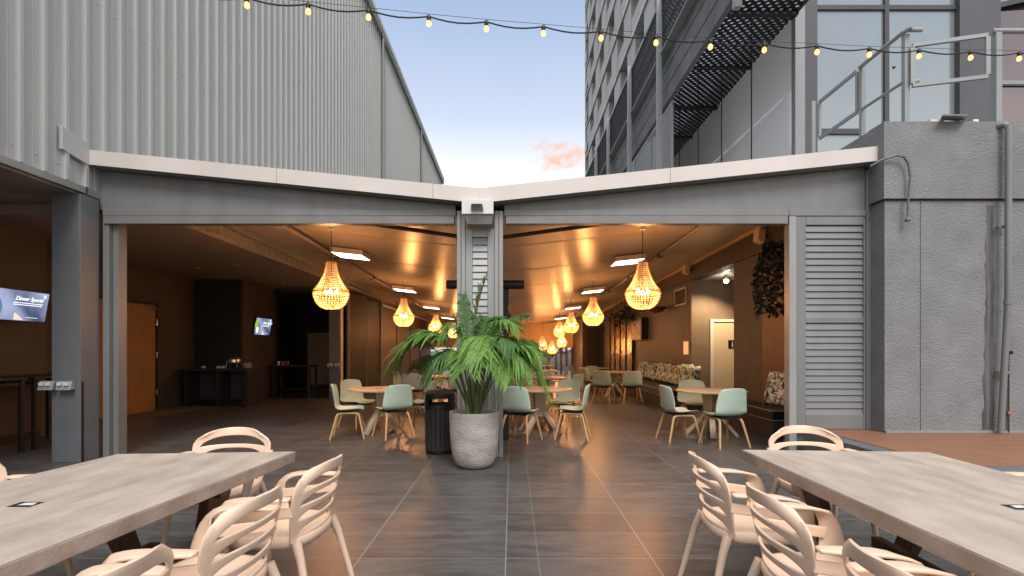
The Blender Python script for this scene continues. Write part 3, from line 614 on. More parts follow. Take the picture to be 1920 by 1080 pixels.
def fn(r):
    t = r.random(); an = r.random()*6.3; rr = .14+.12*math.sin(t*3)+r.random()*.07
    return (4.05-.12*t+rr*math.cos(an), 7.9+rr*math.sin(an)*.8, 2.98-1.05*t**1.2+r.gauss(0,.03))
leaves(1700,fn,.05,3).build('foliage','ivy',hp)
hp2 = thing('hanging_plant',(4.1,20,3),'sparse trailing plant above the amber glazed doors','plant')
leaves(420,lambda r:(4.15+r.gauss(0,.13),20+r.gauss(0,1.1),2.75+r.gauss(0,.14)-.35*r.random()**2),.08,5).build('foliage','ivy',hp2)
MB().box(4.05,4.25,18.9,21.1,2.86,2.92).build('trough','black',hp2)
for yy in (19.2,20.8): MB().tube([(4.15,yy,2.92),(4.15,yy,3.34)],.006,5).build('cord','black',hp2)
wb = thing('woven_wall_basket',(4.3,14.6,2.4),'round dark red woven basket hanging on the wall behind the nearest right chandelier','basket')
MB().lathe([(.06,-.16),(.22,-.10),(.30,0),(.28,.01)],(4.18,15.2,2.62),20).build('bowl',mat('red_rattan',(.16,.05,.025),.7),wb,smooth=True)
MB().tube([(4.18,15.2,2.63),(4.18,15.2,3.4)],.005,5).build('cord','black',wb)
# amber glazed doors and dark doorway at far right
gd = thing('glazed_doors',(4.4,21,0),'amber lit glazed doors with dark frames in the far right wall','door')
for k in range(4):
    yy = 19.3+k*1.1
    MB().box(4.44,4.47,yy,yy+.9,.1,2.55).build('pane','gold',gd)
    MB().box(4.40,4.498,yy-.1,yy-.003,0,2.65).build('stile','black',gd)
MB().box(4.42,4.498,19.2,23.6,1.2,1.24).build('rail','black',gd)
MB().box(4.40,4.498,23.6,23.7,0,2.65).build('stile','black',gd)
ew = thing('end_wall',(4.5,26,0),'dark end wall with black glazed doorway at far right','wall')
MB().box(3.55,4.5,26.0,26.15,0,3.05).build('wall_face','dwall',ew)
MB().box(3.50,3.548,26.0,30,0,3.0).build('wall_return','dwall',ew)
MB().box(3.72,4.36,25.96,25.998,.0,2.45).build('doorway','bwall',ew)
m = MB()
for x in (3.93,4.15): m.box(x-.012,x+.012,25.945,25.958,0,2.45)
for z in (.9,1.6): m.box(3.72,4.36,25.93,25.943,z,z+.025)
m.build('glazing_bars','char',ew)
# canvas blinds at far end, posts, view beyond
bl = thing('roller_blind',(1.6,29.9,1.5),'orange lit canvas blind pulled half down across the far end','blind')
m = MB(); x0,x1=-4.8,3.98
m.hexa([(x0,29.9,1.55),(XV,29.9,1.55),(XV,29.9,2.70),(x0,29.9,3.1)],[(x0,29.93,1.55),(XV,29.93,1.55),(XV,29.93,2.70),(x0,29.93,3.1)])
m.hexa([(XV,29.9,1.55),(x1,29.9,1.55),(x1,29.9,3.10),(XV,29.9,2.70)],[(XV,29.93,1.55),(x1,29.93,1.55),(x1,29.93,3.10),(XV,29.93,2.70)])
m.build('canvas','blind',bl); MB().box(x0,x1,29.88,29.95,1.50,1.548).build('bottom_bar','white',bl)
for k,(x,lb) in enumerate(((2.1,'leftmost dark post under the far blind'),(2.5,'second dark post from the left under the far blind'),(2.8,'slim dark post in the middle of the far screen'),(3.1,'fourth dark post under the far blind'),(3.42,'rightmost dark post under the far blind'))):
    tag(MB().box(x-.06,x+.06,29.7,29.82,0,1.52).build('screen_post','char'),lb,'post','posts under the far blind')
rl = thing('end_railing',(0,31,0),'pale metal railing outside the far end opening','railing')
MB().box(-4,3.4,31.5,31.56,1.12,1.17).build('top_rail','white',rl)
m = MB()
for k in range(38): x=-4+k*.2; m.box(x-.012,x+.012,31.51,31.55,0,1.12)
m.build('balusters','white',rl)
def tree(x,y,h,r,label,seed):
    t = thing('tree',(x,y,0),label,'tree','trees beyond the far end of the hall')
    MB().tube([(x,y,-.01),(x+.1,y,h*.4),(x-.1,y+.1,h*.8)],[.14,.10,.04],8).build('trunk','bark',t,smooth=True)
    rn = random.Random(seed); cl = [(x+rn.gauss(0,r*.45),y+rn.gauss(0,r*.4),h*.72+rn.gauss(0,h*.16),r*rn.uniform(.25,.5)) for _ in range(12)]
    def f(q):
        c = q.choice(cl); v = Vector((q.gauss(0,1),q.gauss(0,1),q.gauss(0,1))).normalized()*c[3]*q.random()**.4; return (c[0]+v.x,c[1]+v.y,c[2]+v.z)
    leaves(1500,f,.13,seed).build('crown','tree',t)
tree(1.2,36,2.0,1.2,'low bushy tree left of the far opening',11); tree(2.6,38,2.3,1.3,'bushy tree in the middle of the far opening',12); tree(-1.2,37,2.2,1.4,'tree seen behind the left fronds beyond the hall',13)
# banquettes
def banquette(x0,x1,y0,y1,label):
    b = thing('banquette',((x0+x1)/2,(y0+y1)/2,0),label,'bench')
    MB().box(x0+.03,x1,y0+.03,y1,0,.30).build('base','char',b)
    MB().box(x0,x1,y0,y1,.302,.46).build('seat_cushion','seatb',b,bevel=.02)
    MB().tube([(x0-.002,y1,.455),(x0-.002,y0-.002,.455),(x1,y0-.002,.455)],.006,6).tube([(x0-.002,y1,.31),(x0-.002,y0-.002,.31),(x1,y0-.002,.31)],.006,6).build('piping','pipe_w',b)
banquette(3.98,4.48,8.0,10.4,'short black banquette with pale piping beside the right shutter')
banquette(3.5,4.48,12.0,19.0,'long black banquette along the textured wall')
def cushion(loc,rz,tilt,label,w=.5,h=.46,grp='tropical print cushions on the banquettes'):
    m = MB(); n=10
    for sgn in (1,-1):
        b0=len(m.v)
        for i in range(n+1):
            for j in range(n+1):
                u=-1+2*i/n; v=-1+2*j/n; k=(1-u**4)*(1-v**4); pinch=1-.09*(1-abs(u)**2)*abs(v)**6-.0
                pin2=1-.09*(1-abs(v)**2)*abs(u)**6
                m.v.append((u*w/2*pin2, sgn*.085*k**.6, v*h/2*pinch+h/2))
        for i in range(n):
            for j in range(n):
                a=b0+i*(n+1)+j; q=(a,a+1,a+n+2,a+n+1); m.f.append(q if sgn>0 else q[::-1])
    o=m.build('cushion','print',smooth='all',weld=.0005); o.location=loc; o.rotation_euler=(tilt,0,rz); return tag(o,label,'cushion',grp)
cushion((4.26,8.42,.46),R(-78),R(-14),'tropical print cushion on the short banquette by the shutter',.70,.62)
ords=['first','second','third','fourth','fifth','sixth','seventh','eighth','ninth','tenth']
for k in range(10):
    cushion((4.22+.03*math.sin(k*3),12.45+k*.56,.46),R(-88+8*math.sin(k*2.1)),R(-16),'tropical print cushion, '+ords[k]+' counted from the near end of the long banquette',.60,.58+.03*math.sin(k*1.7))

# ------------------------------------------------------------ ceiling lights, pipes, heater
def panel_light(x,y,w,d,label):
    z = ceilz(x,y)-.02; t = thing('panel_light',(x,y,z),label,'light','flat panel lights in two rows on the ceiling'); s = .106*(1 if x>XV else -1)
    def q(x_,zz): return zz+s*(x_-x)
    a,b=x-w/2,x+w/2
    MB().hexa([(a,y-d/2,q(a,z-.10)),(b,y-d/2,q(b,z-.10)),(b,y+d/2,q(b,z-.10)),(a,y+d/2,q(a,z-.10))],[(a,y-d/2,q(a,z)),(b,y-d/2,q(b,z)),(b,y+d/2,q(b,z)),(a,y+d/2,q(a,z))]).build('housing','cdoor',t)
    a+=.02;b-=.02
    MB().hexa([(a,y-d/2+.02,q(a,z-.106)),(b,y-d/2+.02,q(b,z-.106)),(b,y+d/2-.02,q(b,z-.106)),(a,y+d/2-.02,q(a,z-.106))],[(a,y-d/2+.02,q(a,z-.102)),(b,y-d/2+.02,q(b,z-.102)),(b,y+d/2-.02,q(b,z-.102)),(a,y+d/2-.02,q(a,z-.102))]).build('diffuser','panel',t)
for k,y in enumerate((11.1,15.9,21,26.2)): panel_light(2.45,y,.62,.62,'flat white panel light, '+ords[k]+' from the front in the right ceiling row')
for k,y in enumerate((10.4,15.6,20.8,26)): panel_light(-3.2,y,.62,.62,'flat white panel light, '+ords[k]+' from the front in the left ceiling row')
for x,lb,k in ((-3.62,'conduit running back along the left ceiling above the chandeliers',0),(3.05,'conduit running back along the right ceiling above the chandeliers',1)):
    t = thing('ceiling_conduit',(x,15,3.3),lb,'pipe','ceiling conduits')
    MB().tube([(x,6.95,ceilz(x,6.95)-.10),(x,29.8,ceilz(x,29.8)-.10)],.028,8).build('conduit','soffit',t,smooth=True)
    for j in range(8): yy=8+j*2.8; MB().box(x-.05,x+.05,yy-.03,yy+.03,ceilz(x,yy)-.14,ceilz(x,yy)-.075).build('clip','black',t)
t = thing('sprinkler_pipe',(XV,7.3,3.0),'dark pipe crossing the ceiling just inside the front header','pipe')
MB().tube([(-2.4,7.55,ceilz(-2.4,7.5)-.08),(XV,7.55,2.98)],.03,8).build('left_run','char',t,smooth=True)
MB().tube([(XV,7.55,2.98),(2.2,7.55,ceilz(2.2,7.5)-.08)],.03,8).build('right_run','char',t,smooth=True)
MB().tube([(-.78,7.55,3.0),(-.70,7.75,2.75),(-.66,7.9,2.45)],.03,8).build('drop','char',t,smooth=True)
ht = thing('radiant_heater',(-.4,8,2.4),'black bar heater crossing behind the centre pillar','heater')
MB().tube([(-1.0,8.0,2.39),(.185,8.0,2.39)],.07,14).build('bar','black',ht,smooth=True)
MB().box(-.17,-.05,8.02,8.10,0,2.44).build('post','black',ht)
MB().box(-.05,-.02,8.02,8.10,1.75,1.95).build('control_box','black',ht)

# ------------------------------------------------------------ chandeliers
def chandelier_proto():
    t = local_thing('bead_chandelier','','chandelier','wooden bead chandeliers in two rows')
    prof = []
    for k in range(15):                      # flaring upper skirt
        s=k/14; z=.76-.48*s; r=.078+.03*s+.165*s**2.05; prof.append((r,z))
    low=[]
    for k in range(1,9):
        s=k/8; low.append((.275*math.cos(s*1.25)**.8,.26-.26*math.sin(s*1.25)/math.sin(1.25)))
    def strings(pr,n,size,nm,mt):
        m=MB()
        for (r0,z0),(r1,z1) in zip(pr,pr[1:]):
            for q in range(n):
                a=2*math.pi*q/n+random.uniform(-.02,.02); zz=(z0+z1)/2; rr=(r0+r1)/2; hw=math.pi*rr/n*.86; hh=abs(z0-z1)/2*.88+.004
                c=Vector((math.cos(a)*rr,math.sin(a)*rr,zz)); tg=Vector((-math.sin(a),math.cos(a),0)); ax=Vector((math.cos(a)*(r1-r0),math.sin(a)*(r1-r0),z1-z0)); ln=ax.length; ax.normalize(); nr=tg.cross(ax)
                b=len(m.v); m.v+=[tuple(c+ax*ln*.46),tuple(c+tg*hw),tuple(c+nr*hw),tuple(c-tg*hw),tuple(c-nr*hw),tuple(c-ax*ln*.46)]
                m.f+=[(b,b+1,b+2),(b,b+2,b+3),(b,b+3,b+4),(b,b+4,b+1),(b+5,b+2,b+1),(b+5,b+3,b+2),(b+5,b+4,b+3),(b+5,b+1,b+4)]
        return m.build(nm,mt,t)
    strings(prof,34,.01,'upper_beads','bead'); strings([(.275,.265)]+low,34,.01,'lower_beads','bead')
    def ring(r,z,w,nm):
        m=MB(); n=40
        for q in range(n):
            a0=2*math.pi*q/n;a1=2*math.pi*(q+1)/n
            for rr in (r,r-.006): m.quad((rr*math.cos(a0),rr*math.sin(a0),z),(rr*math.cos(a1),rr*math.sin(a1),z),(rr*math.cos(a1),rr*math.sin(a1),z+w),(rr*math.cos(a0),rr*math.sin(a0),z+w))
        m.build(nm,'bead_b',t)
    ring(.279,.262,.022,'band'); ring(.082,.75,.02,'top_ring')
    for a in (0.5,2.6,4.7): MB().lathe([(.01,-.03),(.030,-.015),(.035,.0),(.02,.035),(.01,.05)],(.09*math.cos(a),.09*math.sin(a),.27),10).build('bulb','bulb',t,smooth=True)
    MB().tube([(0,0,.30),(0,0,1.1)],.006,6).build('cord','black',t)
    MB().lathe([(.05,1.08),(.05,1.12)],(0,0,0),16).build('canopy','white',t)
    L=bpy.data.lights.new('chandelier_glow','POINT'); L.energy=80; L.color=(1,.385,.10); L.shadow_soft_size=.10
    lo=bpy.data.objects.new('chandelier_glow',L); C.objects.link(lo); lo.parent=t; lo.location=(0,0,.22)
    return t
ch = chandelier_proto(); first=True
for side,lst in (('right',((1205,8.5),(1112,13.8),(1071,18.9),(1049,23.7))),('left',((621,8.5),(757,14.2),(817,20.0),(850,25.6)))):
    for k,(px,d) in enumerate(lst):
        x=(px-CX)/FP*d
        place(ch,(x,d,2.06-.006*(d-8.5)),random.random()*6,'glowing wooden bead chandelier, '+ords[k]+' from the front in the '+side+' row',first); first=False
        # drop length to the sloped ceiling
for k,(px,py,d,lb) in enumerate(((1017,655,27.5,'small glowing bead chandelier low over the far end, left of the other far ones'),(1035,662,28.5,'lowest glowing bead chandelier in front of the far opening'),(1053,649,26.5,'glowing bead chandelier hanging right below the fourth of the right row'))):
    place(ch,((px-CX)/FP*d,d,CH+(HZ-py)/FP*d-.05),1+k,lb,False)
for o in [x for x in bpy.data.objects if x.name.startswith('bead_chandelier')]:
    zc = ceilz(o.location.x,o.location.y)-o.location.z
    for c in kids(o):
        if c.name.startswith('cord'): c.scale.z=1; c.scale=(1,1,(zc)/1.1)
        if c.name.startswith('canopy'): c.location.z = zc-1.12

# ------------------------------------------------------------ furniture
def round_table_proto():
    t=local_thing('round_table','','table','round oak dining tables')
    MB().lathe([(.52,.705),(.55,.715),(.553,.735),(.548,.74)],(0,0,0),48).build('tabletop','oak2',t,smooth=True)
    MB().hexa([(-.075,-.075,.27),(.075,-.075,.27),(.075,.075,.27),(-.075,.075,.27)],[(-.105,-.105,.704),(.105,-.105,.704),(.105,.105,.704),(-.105,.105,.704)]).build('pedestal','oak2',t,bevel=.006)
    for k in range(4):
        a=R(45+90*k); c,s=math.cos(a),math.sin(a)
        MB().bar((.06*c,.06*s,.40),(.40*c,.40*s,0.0),.085,.05,(0,0,1)).build('leg','oak2',t)
    return t
def shell_chair_proto():
    t=local_thing('shell_chair','','chair','mint shell chairs with oak legs')
    pr=[(.225,.425),(.21,.452),(.12,.452),(0,.440),(-.10,.436),(-.165,.452),(-.205,.50),(-.225,.58),(-.243,.68),(-.262,.79),(-.272,.838),(-.273,.853)]
    wd=[.19,.228,.25,.258,.258,.258,.260,.258,.248,.230,.208,.165]
    m=MB(); nu=12
    for i,((y,z),w) in enumerate(zip(pr,wd)):
        for j in range(nu+1):
            u=-1+2*j/nu; k=abs(u)**3; back=max(0,min(1,(z-.45)/.12))
            m.v.append((u*w, y+back*.055*u*u, z+(1-back)*.03*k+ (-.012*k if i>=10 else 0)))
    for i in range(len(pr)-1):
        for j in range(nu): a=i*(nu+1)+j; m.f.append((a,a+1,a+nu+2,a+nu+1))
    m.build('shell','mint',t,smooth='all',mods=[('SOLIDIFY',dict(thickness=.012,offset=-1)),('SUBSURF',dict(levels=1))])
    MB().box(-.17,.17,-.15,.17,.405,.425).build('under_seat_plate','black',t,bevel=.006)
    for s in (-1,1):
        pts=[(s*.245,.255,0),(s*.185,.175,.355),(s*.178,.160,.388),(s*.172,.125,.402),(s*.170,-.10,.402),(s*.178,-.145,.388),(s*.185,-.165,.355),(s*.245,-.255,0)]
        MB().tube(pts,[.015,.020,.020,.018,.018,.020,.020,.015],10).build('leg_frame','oak',t,smooth=True)
    return t
rt=round_table_proto()
tabs=[(-2.2,8.85,.3,'round oak table between four mint chairs left of the bin'),(.47,8.85,.15,'round oak table right of the palm pot'),(3.24,8.5,.5,'round oak table beside the cream alcove door and short banquette'),
 (-2.0,13.0,.2,'round oak table behind the left chair group, partly behind palm fronds'),(.75,12.4,.7,'round oak table in the second row behind the palm right side'),(3.0,15.6,.1,'round oak table at the near end of the long banquette'),(2.9,18.6,.3,'round oak table farther along the long banquette'),(.9,16.6,.1,'third row oak table in the middle of the hall'),(-1.6,17.5,.1,'third row oak table on the left of the hall'),(1.2,21.5,.1,'small distant oak table before the far opening')]
for k,(x,y,r,lb) in enumerate(tabs): place(rt,(x,y,0),r,lb,k==0)
scp=shell_chair_proto()
# (x, y, heading deg: direction faced, counted from +X)
chairs=[(-2.60,8.32,12,'mint chair at the far left of the left round table, side on facing right'),(-1.90,8.36,128,'mint chair seen from behind in front of the left round table, by the bin'),(-2.78,9.45,-35,'mint chair behind the left round table, facing the camera'),(-1.62,9.30,165,'mint chair right of the left round table, half behind the bin'),
 (.13,8.02,62,'mint chair seen from behind just right of the pot and pillar'),(.96,8.25,168,'mint chair side on facing left at the centre round table'),(.92,9.45,-128,'mint chair behind the centre round table, facing the camera'),(-.12,9.3,-15,'mint chair half hidden by the centre pillar'),
 (2.55,8.02,8,'mint chair side on facing right at the right round table'),(3.08,7.60,104,'mint chair seen from behind nearest the right banquette'),(3.22,9.22,-95,'mint chair behind the right round table, facing the camera'),
 (2.42,13.75,60,'mint chair in the second right group, turned slightly right'),(3.08,13.55,90,'mint chair seen from behind at the long banquette group'),(2.35,15.5,20,'mint chair left of the near banquette table'),(2.3,18.4,10,'mint chair left of the far banquette table'),(2.7,17.7,80,'mint chair between the two banquette tables'),
 (-2.75,13.3,-10,'mint chair left of the second row left table'),(-2.3,12.3,80,'mint chair seen from behind at the second row left table'),(-1.35,12.4,135,'mint chair behind the bin in the second row'),(-1.3,13.6,200,'mint chair right of the second row left table'),(-2.1,13.85,-90,'mint chair at the back of the second row left table'),
 (.15,11.9,35,'mint chair between fronds left of the second row centre table'),(1.35,12.0,140,'mint chair right of the second row centre table'),(.8,13.2,-90,'mint chair at the back of the second row centre table'),(.25,16.5,0,'mint chair left of the third row centre table'),(1.5,16.5,180,'mint chair right of the third row centre table'),(-2.3,17.5,0,'mint chair left of the third row left table'),(-.9,17.5,180,'mint chair right of the third row left table')]
for k,(x,y,h,lb) in enumerate(chairs): place(scp,(x,y,0),R(h-90),lb,k==0)

# blush armchair
def arm_chair_proto():
    t=local_thing('slatted_armchair','','chair','blush plastic armchairs around the concrete tables')
    # seat: dished superellipse slab
    m=MB(); n=40; rings=[(0,.440),(.35,.441),(.7,.446),(.92,.455),(1.0,.452),(1.0,.425),(.97,.405),(.6,.400)]
    for s,z in rings:
        for k in range(n):
            a=2*math.pi*k/n; ca,sa=math.cos(a),math.sin(a); e=.62
            x=.245*s*math.copysign(abs(ca)**e,ca); y=.225*s*math.copysign(abs(sa)**e,sa); x*=1+.08*(y/.225)*.6
            m.v.append((x,y,z+(.012*(s*abs(ca))**2 if z>.43 else 0)))
    for i in range(len(rings)-1):
        for k in range(n): a=i*n+k; b=i*n+(k+1)%n; m.f.append((a,b,b+n,a+n))
    m.f.append(tuple(reversed(range(n)))) if False else None
    e0=(len(rings)-1)*n; m.f.append(tuple(e0+k for k in range(n)))
    m.build('seat','plast',t,smooth='all',weld=.0004)
    # back with lens-shaped slots
    nu=28
    def wid(v): return .218+.052*math.sin(min(1,v*1.25)*math.pi/2)
    def pos(u,v):
        z=.43+.395*v; w=wid(v)*(1 if v<.72 else 1-.30*((v-.72)/.28)**2.6)
        if abs(u)>0: z-= .04*abs(u)**3*v**2
        y=-.205-.085*v-.02*v*v+.085*u*u*(.55+.45*v)
        return (u*w,y,z)
    slots=[(.10,.125),(.30,.13),(.50,.135),(.705,.15)]
    us=[-1+2*j/nu for j in range(nu+1)]
    def th(u,t0): return t0*max(0,1-abs(u/.84)**3.2)**.6 if abs(u)<.84 else 0
    m=MB(); lows=[]; prev=[0.0]*(nu+1)
    bands=[]
    for lo_,t0 in slots:
        lo=[lo_+.0*u for u in us]; hi=[lo_+th(u,t0) for u in us]
        bands.append((prev,lo)); prev=hi
    bands.append((prev,[1.0]*(nu+1)))
    for a,b in bands:
        sub=3
        for j in range(nu):
            for q in range(sub):
                def pv_(jj,qq): return pos(us[jj],a[jj]+(b[jj]-a[jj])*qq/sub)
                m.quad(pv_(j,q),pv_(j+1,q),pv_(j+1,q+1),pv_(j,q+1))
    m.build('backrest','plast',t,smooth=True,weld=.0003,mods=[('SOLIDIFY',dict(thickness=.013,offset=0)),('BEVEL',dict(width=.003,segments=2,limit_method='ANGLE',angle_limit=R(50)))])
    for s in (-1,1):
        # arm: broad strip rising from the seat front, turning back into the upright
        path=[((.232,.150,.42),.15),((.258,.165,.50),.115),((.276,.168,.58),.095),((.284,.140,.635),.085),((.284,.07,.664),.082),((.282,-.03,.669),.078),((.276,-.12,.669),.070),((.268,-.188,.669),.055)]
        m=MB(); N=len(path)
        for i,((x,y,z),w) in enumerate(path):
            p=Vector((s*x,y,z)); a=Vector(path[max(i-1,0)][0]); b=Vector(path[min(i+1,N-1)][0]); tg=(b-a).normalized(); tg.x*=s
            k=min(1,i/5); wd_=Vector((s*k,1-k,0)) if True else None
            # blade widens across: faces outward at the bottom, upward on top
            across=Vector((0,1,0)).lerp(Vector((1,0,0)),min(1,max(0,(i-1)/3.5))); across=(across-tg*across.dot(tg)).normalized(); nn=tg.cross(across).normalized()
            for c,d in ((-1,-1),(1,-1),(1,1),(-1,1)): m.v.append(tuple(p+across*c*w/2+nn*d*.009))
        for i in range(N-1):
            for k in range(4): a=i*4+k; b=i*4+(k+1)%4; m.f.append((a,b,b+4,a+4))
        m.f+=[(3,2,1,0),tuple((N-1)*4+k for k in range(4))]
        m.build('armrest','plast',t,smooth='all',weld=.0001,mods=[('BEVEL',dict(width=.004,segments=1,limit_method='ANGLE',angle_limit=R(50))),('SUBSURF',dict(levels=1))])
        MB().bar((s*.245,.13,.555),(s*.250,-.19,.60),.02,.05).build('side_panel','plast',t,bevel=.006)
        MB().tube([(s*.205,-.185,.44),(s*.220,-.215,.36),(s*.262,-.305,0)],[.026,.021,.013],12).build('leg','plast',t,smooth=True)
        MB().tube([(s*.205,.170,.44),(s*.218,.190,.36),(s*.250,.240,0)],[.026,.021,.013],12).build('leg','plast',t,smooth=True)
    return t
ac=arm_chair_proto()
def arms(lst):
    global first
    for x,y,h,lb in lst:
        place(ac,(x,y,0),R(h-90),lb,first); first=False
first=True
arms([(-1.24,2.82,180-5,'blush armchair farthest back on the aisle side of the left concrete table'),(-1.29,2.15,180-5,'middle blush armchair on the aisle side of the left concrete table'),(-1.34,1.46,180-4,'nearest blush armchair on the aisle side of the left concrete table, cut by the frame'),
 (-2.0,3.56,-85,'blush armchair at the head of the left concrete table'),(-2.72,2.72,-4,'blush armchair on the far left side of the left concrete table'),
 (1.30,2.88,-2,'blush armchair farthest back on the aisle side of the right concrete table'),(1.31,2.17,-2,'middle blush armchair on the aisle side of the right concrete table'),(1.315,1.48,-1,'nearest blush armchair on the aisle side of the right concrete table, cut by the frame'),
 (2.16,3.65,-92,'blush armchair at the head of the right concrete table'),(2.88,2.78,180,'blush armchair on the deck side of the right concrete table, mostly out of frame')])
def concrete_table(c,label,stx,leg_dx):
    fl_,fr,nr,nl=[Vector(q) for q in c]
    cen=sum((fl_,fr,nr,nl),Vector((0,0)))/4
    t=thing('concrete_table',(cen.x,cen.y,0),label,'table','concrete topped outdoor tables')
    def ring(z): return [(q.x,q.y,z) for q in (nl,nr,fr,fl_)]
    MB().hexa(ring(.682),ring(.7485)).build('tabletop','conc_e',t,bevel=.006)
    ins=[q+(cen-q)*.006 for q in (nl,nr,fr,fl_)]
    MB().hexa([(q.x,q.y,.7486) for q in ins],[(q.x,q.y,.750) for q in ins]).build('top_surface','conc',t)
    ax=((fl_+fr)/2-(nl+nr)/2).normalized(); sd=Vector((ax.y,-ax.x))
    for e in (-.78,.78):
        for s in (-1,1):
            a=cen+ax*e+sd*s*.36; b=cen+ax*(e+(.10 if e>0 else -.10))+sd*s*.14
            MB().bar((a.x,a.y,.68),(b.x,b.y,0),.055,.20,(ax.x,ax.y,0),.055,.09).build('leg','leg',t,bevel=.006)
        p=cen+ax*e; q0=p-sd*.40; q1=p+sd*.40
        MB().bar((q0.x,q0.y,.64),(q1.x,q1.y,.64),.09,.078).build('crossbar','leg',t,bevel=.004)
    a=cen-ax*.77; b=cen+ax*.77; MB().bar((a.x,a.y,.30),(b.x,b.y,.30),.05,.09).build('stretcher','leg',t)
    # small number sticker
    p=Vector(stx); 
    st_=MB().box(p.x-.05,p.x+.05,p.y-.035,p.y+.035,.7502,.7508); o=st_.build('sticker','black',t); 
    MB().quad((p.x-.025,p.y-.012,.7512),(p.x+.04,p.y-.012,.7512),(p.x+.028,p.y+.025,.7512),(p.x-.02,p.y+.02,.7512)).build('emblem','white',o)
    return t
A=Vector((-1.537,1.569)); B=Vector((-1.38,3.335)); u=(A-B).normalized(); nr=B+u*2.4
A2=Vector((-2.506,2.558)); B2=Vector((-2.45,3.25)); nl=nr+Vector((-1.07,-.09))
concrete_table([(-2.45,3.25),(-1.38,3.335),nr,nl],'concrete topped table at lower left with blush chairs',(P(48,946,1)*(.65*FP/(946-HZ))).xy,0)
nr2=Vector((2.53,.98)); nl2=Vector((1.475,1.03))
concrete_table([(1.49,3.39),(2.635,3.318),nr2,nl2],'concrete topped table at lower right beside the timber deck',(P(1912,951,1)*(.65*FP/(951-HZ))).xy,0)

# bin
bn=thing('litter_bin',(-.98,7.1,0),'round charcoal slatted litter bin left of the palm pot','bin')
MB().lathe([(.185,0),(.19,.05),(.188,.055)],(-.98,7.1,0),36).build('base_ring','black',bn)
MB().lathe([(.175,.05),(.175,.60)],(-.98,7.1,0),36).build('liner','black',bn)
m=MB()
for k in range(20):
    a=2*math.pi*k/20; w=.054; c=Vector((math.cos(a),math.sin(a),0)); tg=Vector((-c.y,c.x,0)); o=Vector((-.98,7.1,0))
    m.hexa([o+c*.178-tg*w/2+Vector((0,0,.055)),o+c*.178+tg*w/2+Vector((0,0,.055)),o+c*.195+tg*w/2*.96+Vector((0,0,.055)),o+c*.195-tg*w/2*.96+Vector((0,0,.055))],[o+c*.184-tg*w/2+Vector((0,0,.60)),o+c*.184+tg*w/2+Vector((0,0,.60)),o+c*.201+tg*w/2*.96+Vector((0,0,.60)),o+c*.201-tg*w/2*.96+Vector((0,0,.60))])
m.build('slats','char',bn)
# hood with letterbox openings
m=MB(); n=72; r=.208; zs=[.60,.665,.745,.80]
for i,z in enumerate(zs):
    for k in range(n):
        a=2*math.pi*k/n; m.v.append((-.98+r*math.cos(a),7.1+r*math.sin(a),z))
for i in range(3):
    for k in range(n):
        deg=(k+.5)*360/n
        if i==1 and (abs(((deg-270+180)%360)-180)<38 or abs(((deg-90+180)%360)-180)<38): continue
        a=i*n+k;b=i*n+(k+1)%n; m.f.append((a,b,b+n,a+n))
m.build('hood','black',bn,smooth=True,mods=[('SOLIDIFY',dict(thickness=.008,offset=-1)),('BEVEL',dict(width=.002,segments=1))])
MB().lathe([(.21,.80),(.21,.815),(.17,.845),(.08,.855)],(-.98,7.1,0),40).build('lid','char',bn,smooth=True)
# pot and palm
pp=thing('planter_pot',(-.45,6.25,0),'large pale weathered concrete pot before the centre pillar','pot')
MB().lathe([(.14,0),(.19,.012),(.235,.06),(.262,.14),(.280,.26),(.292,.42),(.298,.60),(.300,.648),(.296,.66),(.272,.66),(.266,.648),(.264,.60)],(-.45,6.25,0),56).build('shell','pot',pp,smooth=True)
MB().lathe([(.262,.600),(.20,.612),(.05,.618)],(-.45,6.25,0),30).build('soil','soil',pp,smooth=True)
pl=thing('potted_palm',(-.45,6.25,.61),'arching kentia palm growing in the concrete pot','palm')
rnd=random.Random(21)
def bez(p0,p1,p2,t): return p0*(1-t)**2+p1*2*t*(1-t)+p2*t*t
def frond(base,ctrl,tip,leaf,n,start,label=None,mt='leaf',droop=.5,spread=1):
    if droop<.4: spread=.42
    base,ctrl,tip=Vector(base),Vector(ctrl),Vector(tip)
    N=24; pts=[bez(base,ctrl,tip,i/N) for i in range(N+1)]
    m=MB(); m.tube(pts,[.011*(1-.85*i/N)+.001 for i in range(N+1)],6)
    st=m.build('frond_stalk','stem',pl,smooth=True)
    L=MB()
    for i in range(n):
        t=start+(1-start)*(i/(n-1)); p=bez(base,ctrl,tip,t); q=bez(base,ctrl,tip,min(1,t+.02)) if t<.98 else p; q0=bez(base,ctrl,tip,t-.02); tg=(q-q0).normalized()
        sd=tg.cross(Vector((0,0,1)))
        if sd.length<.2: sd=tg.cross(Vector((0,1,0)))
        sd.normalize(); up=sd.cross(tg).normalized()
        env=math.sin(min(1,(i+2)/(n*.32))*math.pi/2)*(1-.55*max(0,(t-.6)/.4)**1.5)
        for s in (-1,1):
            ln_=leaf*env*rnd.uniform(.85,1.12); dr=(sd*s*rnd.uniform(.72,.95)*spread+tg*rnd.uniform(.45,.75)+up*rnd.uniform(.05,.30)).normalized()
            prev=None; w0=(.019+.006*rnd.random())*(.55 if spread<.5 else .66); K=6; dd=droop*rnd.uniform(.7,1.3)
            wv=dr.cross(up).normalized()
            for k in range(K+1):
                f=k/K; pos=p+dr*ln_*f-Vector((0,0,1))*dd*ln_*f*f
                w=w0*math.sin(math.pi*min(1,.18+.82*f))**.7 if k<K else .001
                a=pos+wv*w; b=pos-wv*w; c=pos+up*w*.25
                if prev: 
                    L.quad(prev[0],prev[2],c,a); L.quad(prev[2],prev[1],b,c)
                prev=(a,b,c)
    L.build('leaflets',mt,st); 
    if label: st['label']=label
b0=Vector((-.45,6.25,.62))
def W(x,y,d): return P(x,y,d)
